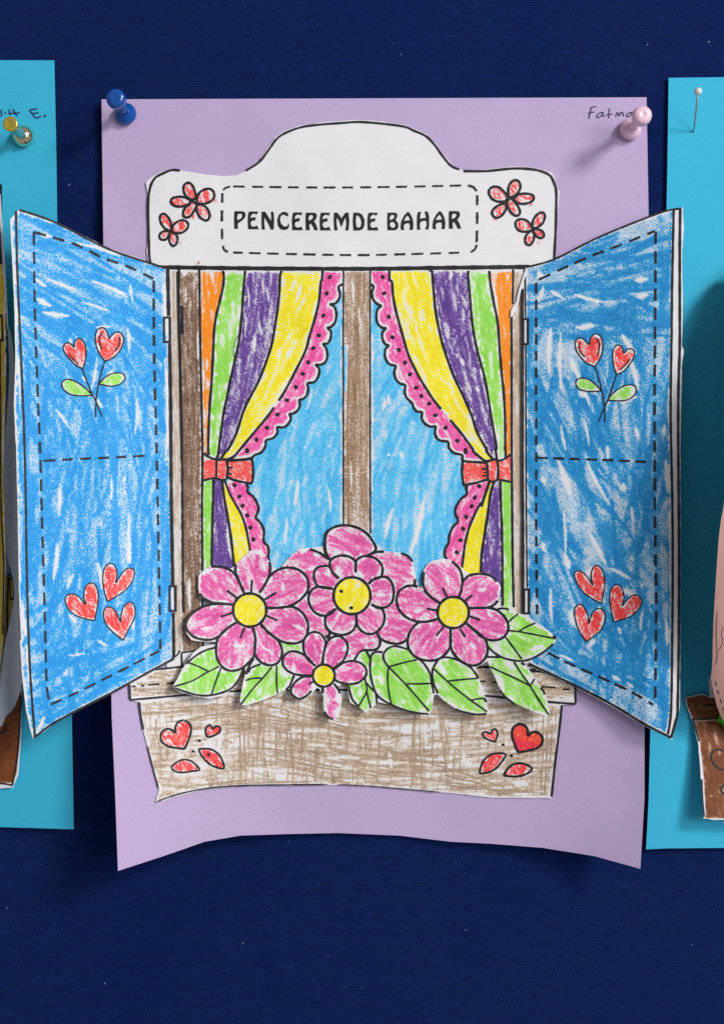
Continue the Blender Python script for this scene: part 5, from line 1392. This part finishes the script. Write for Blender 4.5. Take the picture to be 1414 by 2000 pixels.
def push_pin(x, y, h0, mat, label, tilt=(0, 0)):
    t = thing("push_pin", x, y, h0, label, "push pin", "push pins holding the sheets")
    b = P(x, y, h0)
    ax = (tilt[0], -1, tilt[1])
    lathe("base_flange", [(3.2, 0.0), (3.9, 0.3), (4.15, 1.0), (4.1, 1.7), (3.7, 2.5), (3.0, 3.2), (2.3, 3.9), (1.9, 4.8)], b, ax, mat, t)
    lathe("grip", [(1.9, 4.7), (1.65, 6.5), (1.6, 8.5), (1.75, 10.5), (2.1, 12.5), (2.6, 14.2), (3.1, 15.6)], b, ax, mat, t)
    lathe("head", [(3.0, 15.5), (3.45, 16.2), (3.62, 17.2), (3.6, 18.6), (3.4, 19.6), (2.8, 20.3), (1.6, 20.6), (0.9, 20.5), (0.3, 20.3)], b, ax, mat, t)
    STEEL_ = STEEL
    lathe("needle", [(0.05, -6.0), (0.5, -5.0), (0.5, 0.3)], b, ax, STEEL_, t, 12)
    return t
STEEL = flat_mat("pin_steel", (0.55, 0.55, 0.53), 0.3, 1.0, 0.5, 0.05)
push_pin(1230, 254, 3.2, plastic("pale_pink_plastic", lin((236, 196, 212)), 0.35, 0.25), "pale pink plastic push pin beside the handwritten name at the sheet's top right corner", (0.03, -0.01))
push_pin(247, 224, 3.0, plastic("blue_plastic", lin((10, 78, 160)), 0.22), "blue plastic push pin at the lilac sheet's top left corner", (-0.02, 0.01))
gold = flat_mat("pale_gold_metal", (0.78, 0.66, 0.36), 0.12, 1.0, 0.5, 0.05)
gp = thing("push_pin", 48.5, 268, 1.5, "shiny gold push pin on the left cyan sheet, under the handwriting", "push pin", "push pins holding the sheets")
b = P(48.5, 268, 1.5); ax = (-0.03, -1, -0.02)
lathe("base_flange", [(3.2, 0), (3.8, 0.4), (4.0, 1.2), (3.9, 2.2), (3.4, 3.1), (2.6, 3.8), (1.9, 4.3)], b, ax, flat_mat("bright_gold", (0.92, 0.78, 0.48), 0.1, 1.0, 0.5, 0.02), gp)
lathe("grip", [(1.9, 4.2), (1.7, 5.0), (1.65, 12.0), (1.9, 15.5), (2.5, 17.0)], b, ax, flat_mat("gilt_cyan_reflection", (0.50, 0.60, 0.52), 0.22, 0.9, 0.5, 0.05), gp)  # gold barrel tinted greenish: the cyan sheet's reflection is painted into its colour
lathe("head", [(2.4, 16.9), (2.75, 17.3), (2.8, 18.2), (2.6, 18.6), (1.5, 18.2), (0.5, 18.0), (0.1, 18.0)], b, ax, flat_mat("brass_head", (0.80, 0.60, 0.10), 0.25, 0.8, 0.5, 0.12, 700), gp)
lathe("needle", [(0.05, -6.0), (0.5, -5.0), (0.5, 0.3)], b, ax, STEEL, gp, 12)
np_ = thing("straight_pin", 1354, 256, 1.5, "thin grey straight pin stuck slanting into the right cyan sheet", "pin")
b = Vector(P(1354, 256, 1.3)); tip = Vector(P(1362, 184, 16))
lathe("shaft", [(0.28, -3), (0.34, 0), (0.34, (tip - b).length / MM)], b, tip - b, STEEL, np_, 14)
lathe("head", [(0.3, (tip - b).length / MM - 0.3)] + [(1.5 * math.sin(a), (tip - b).length / MM + 1.3 - 1.5 * math.cos(a)) for a in np.linspace(0.25, 3.0, 10)], b, tip - b, plastic("pearl_head", (0.7, 0.7, 0.66), 0.2), np_, 24)
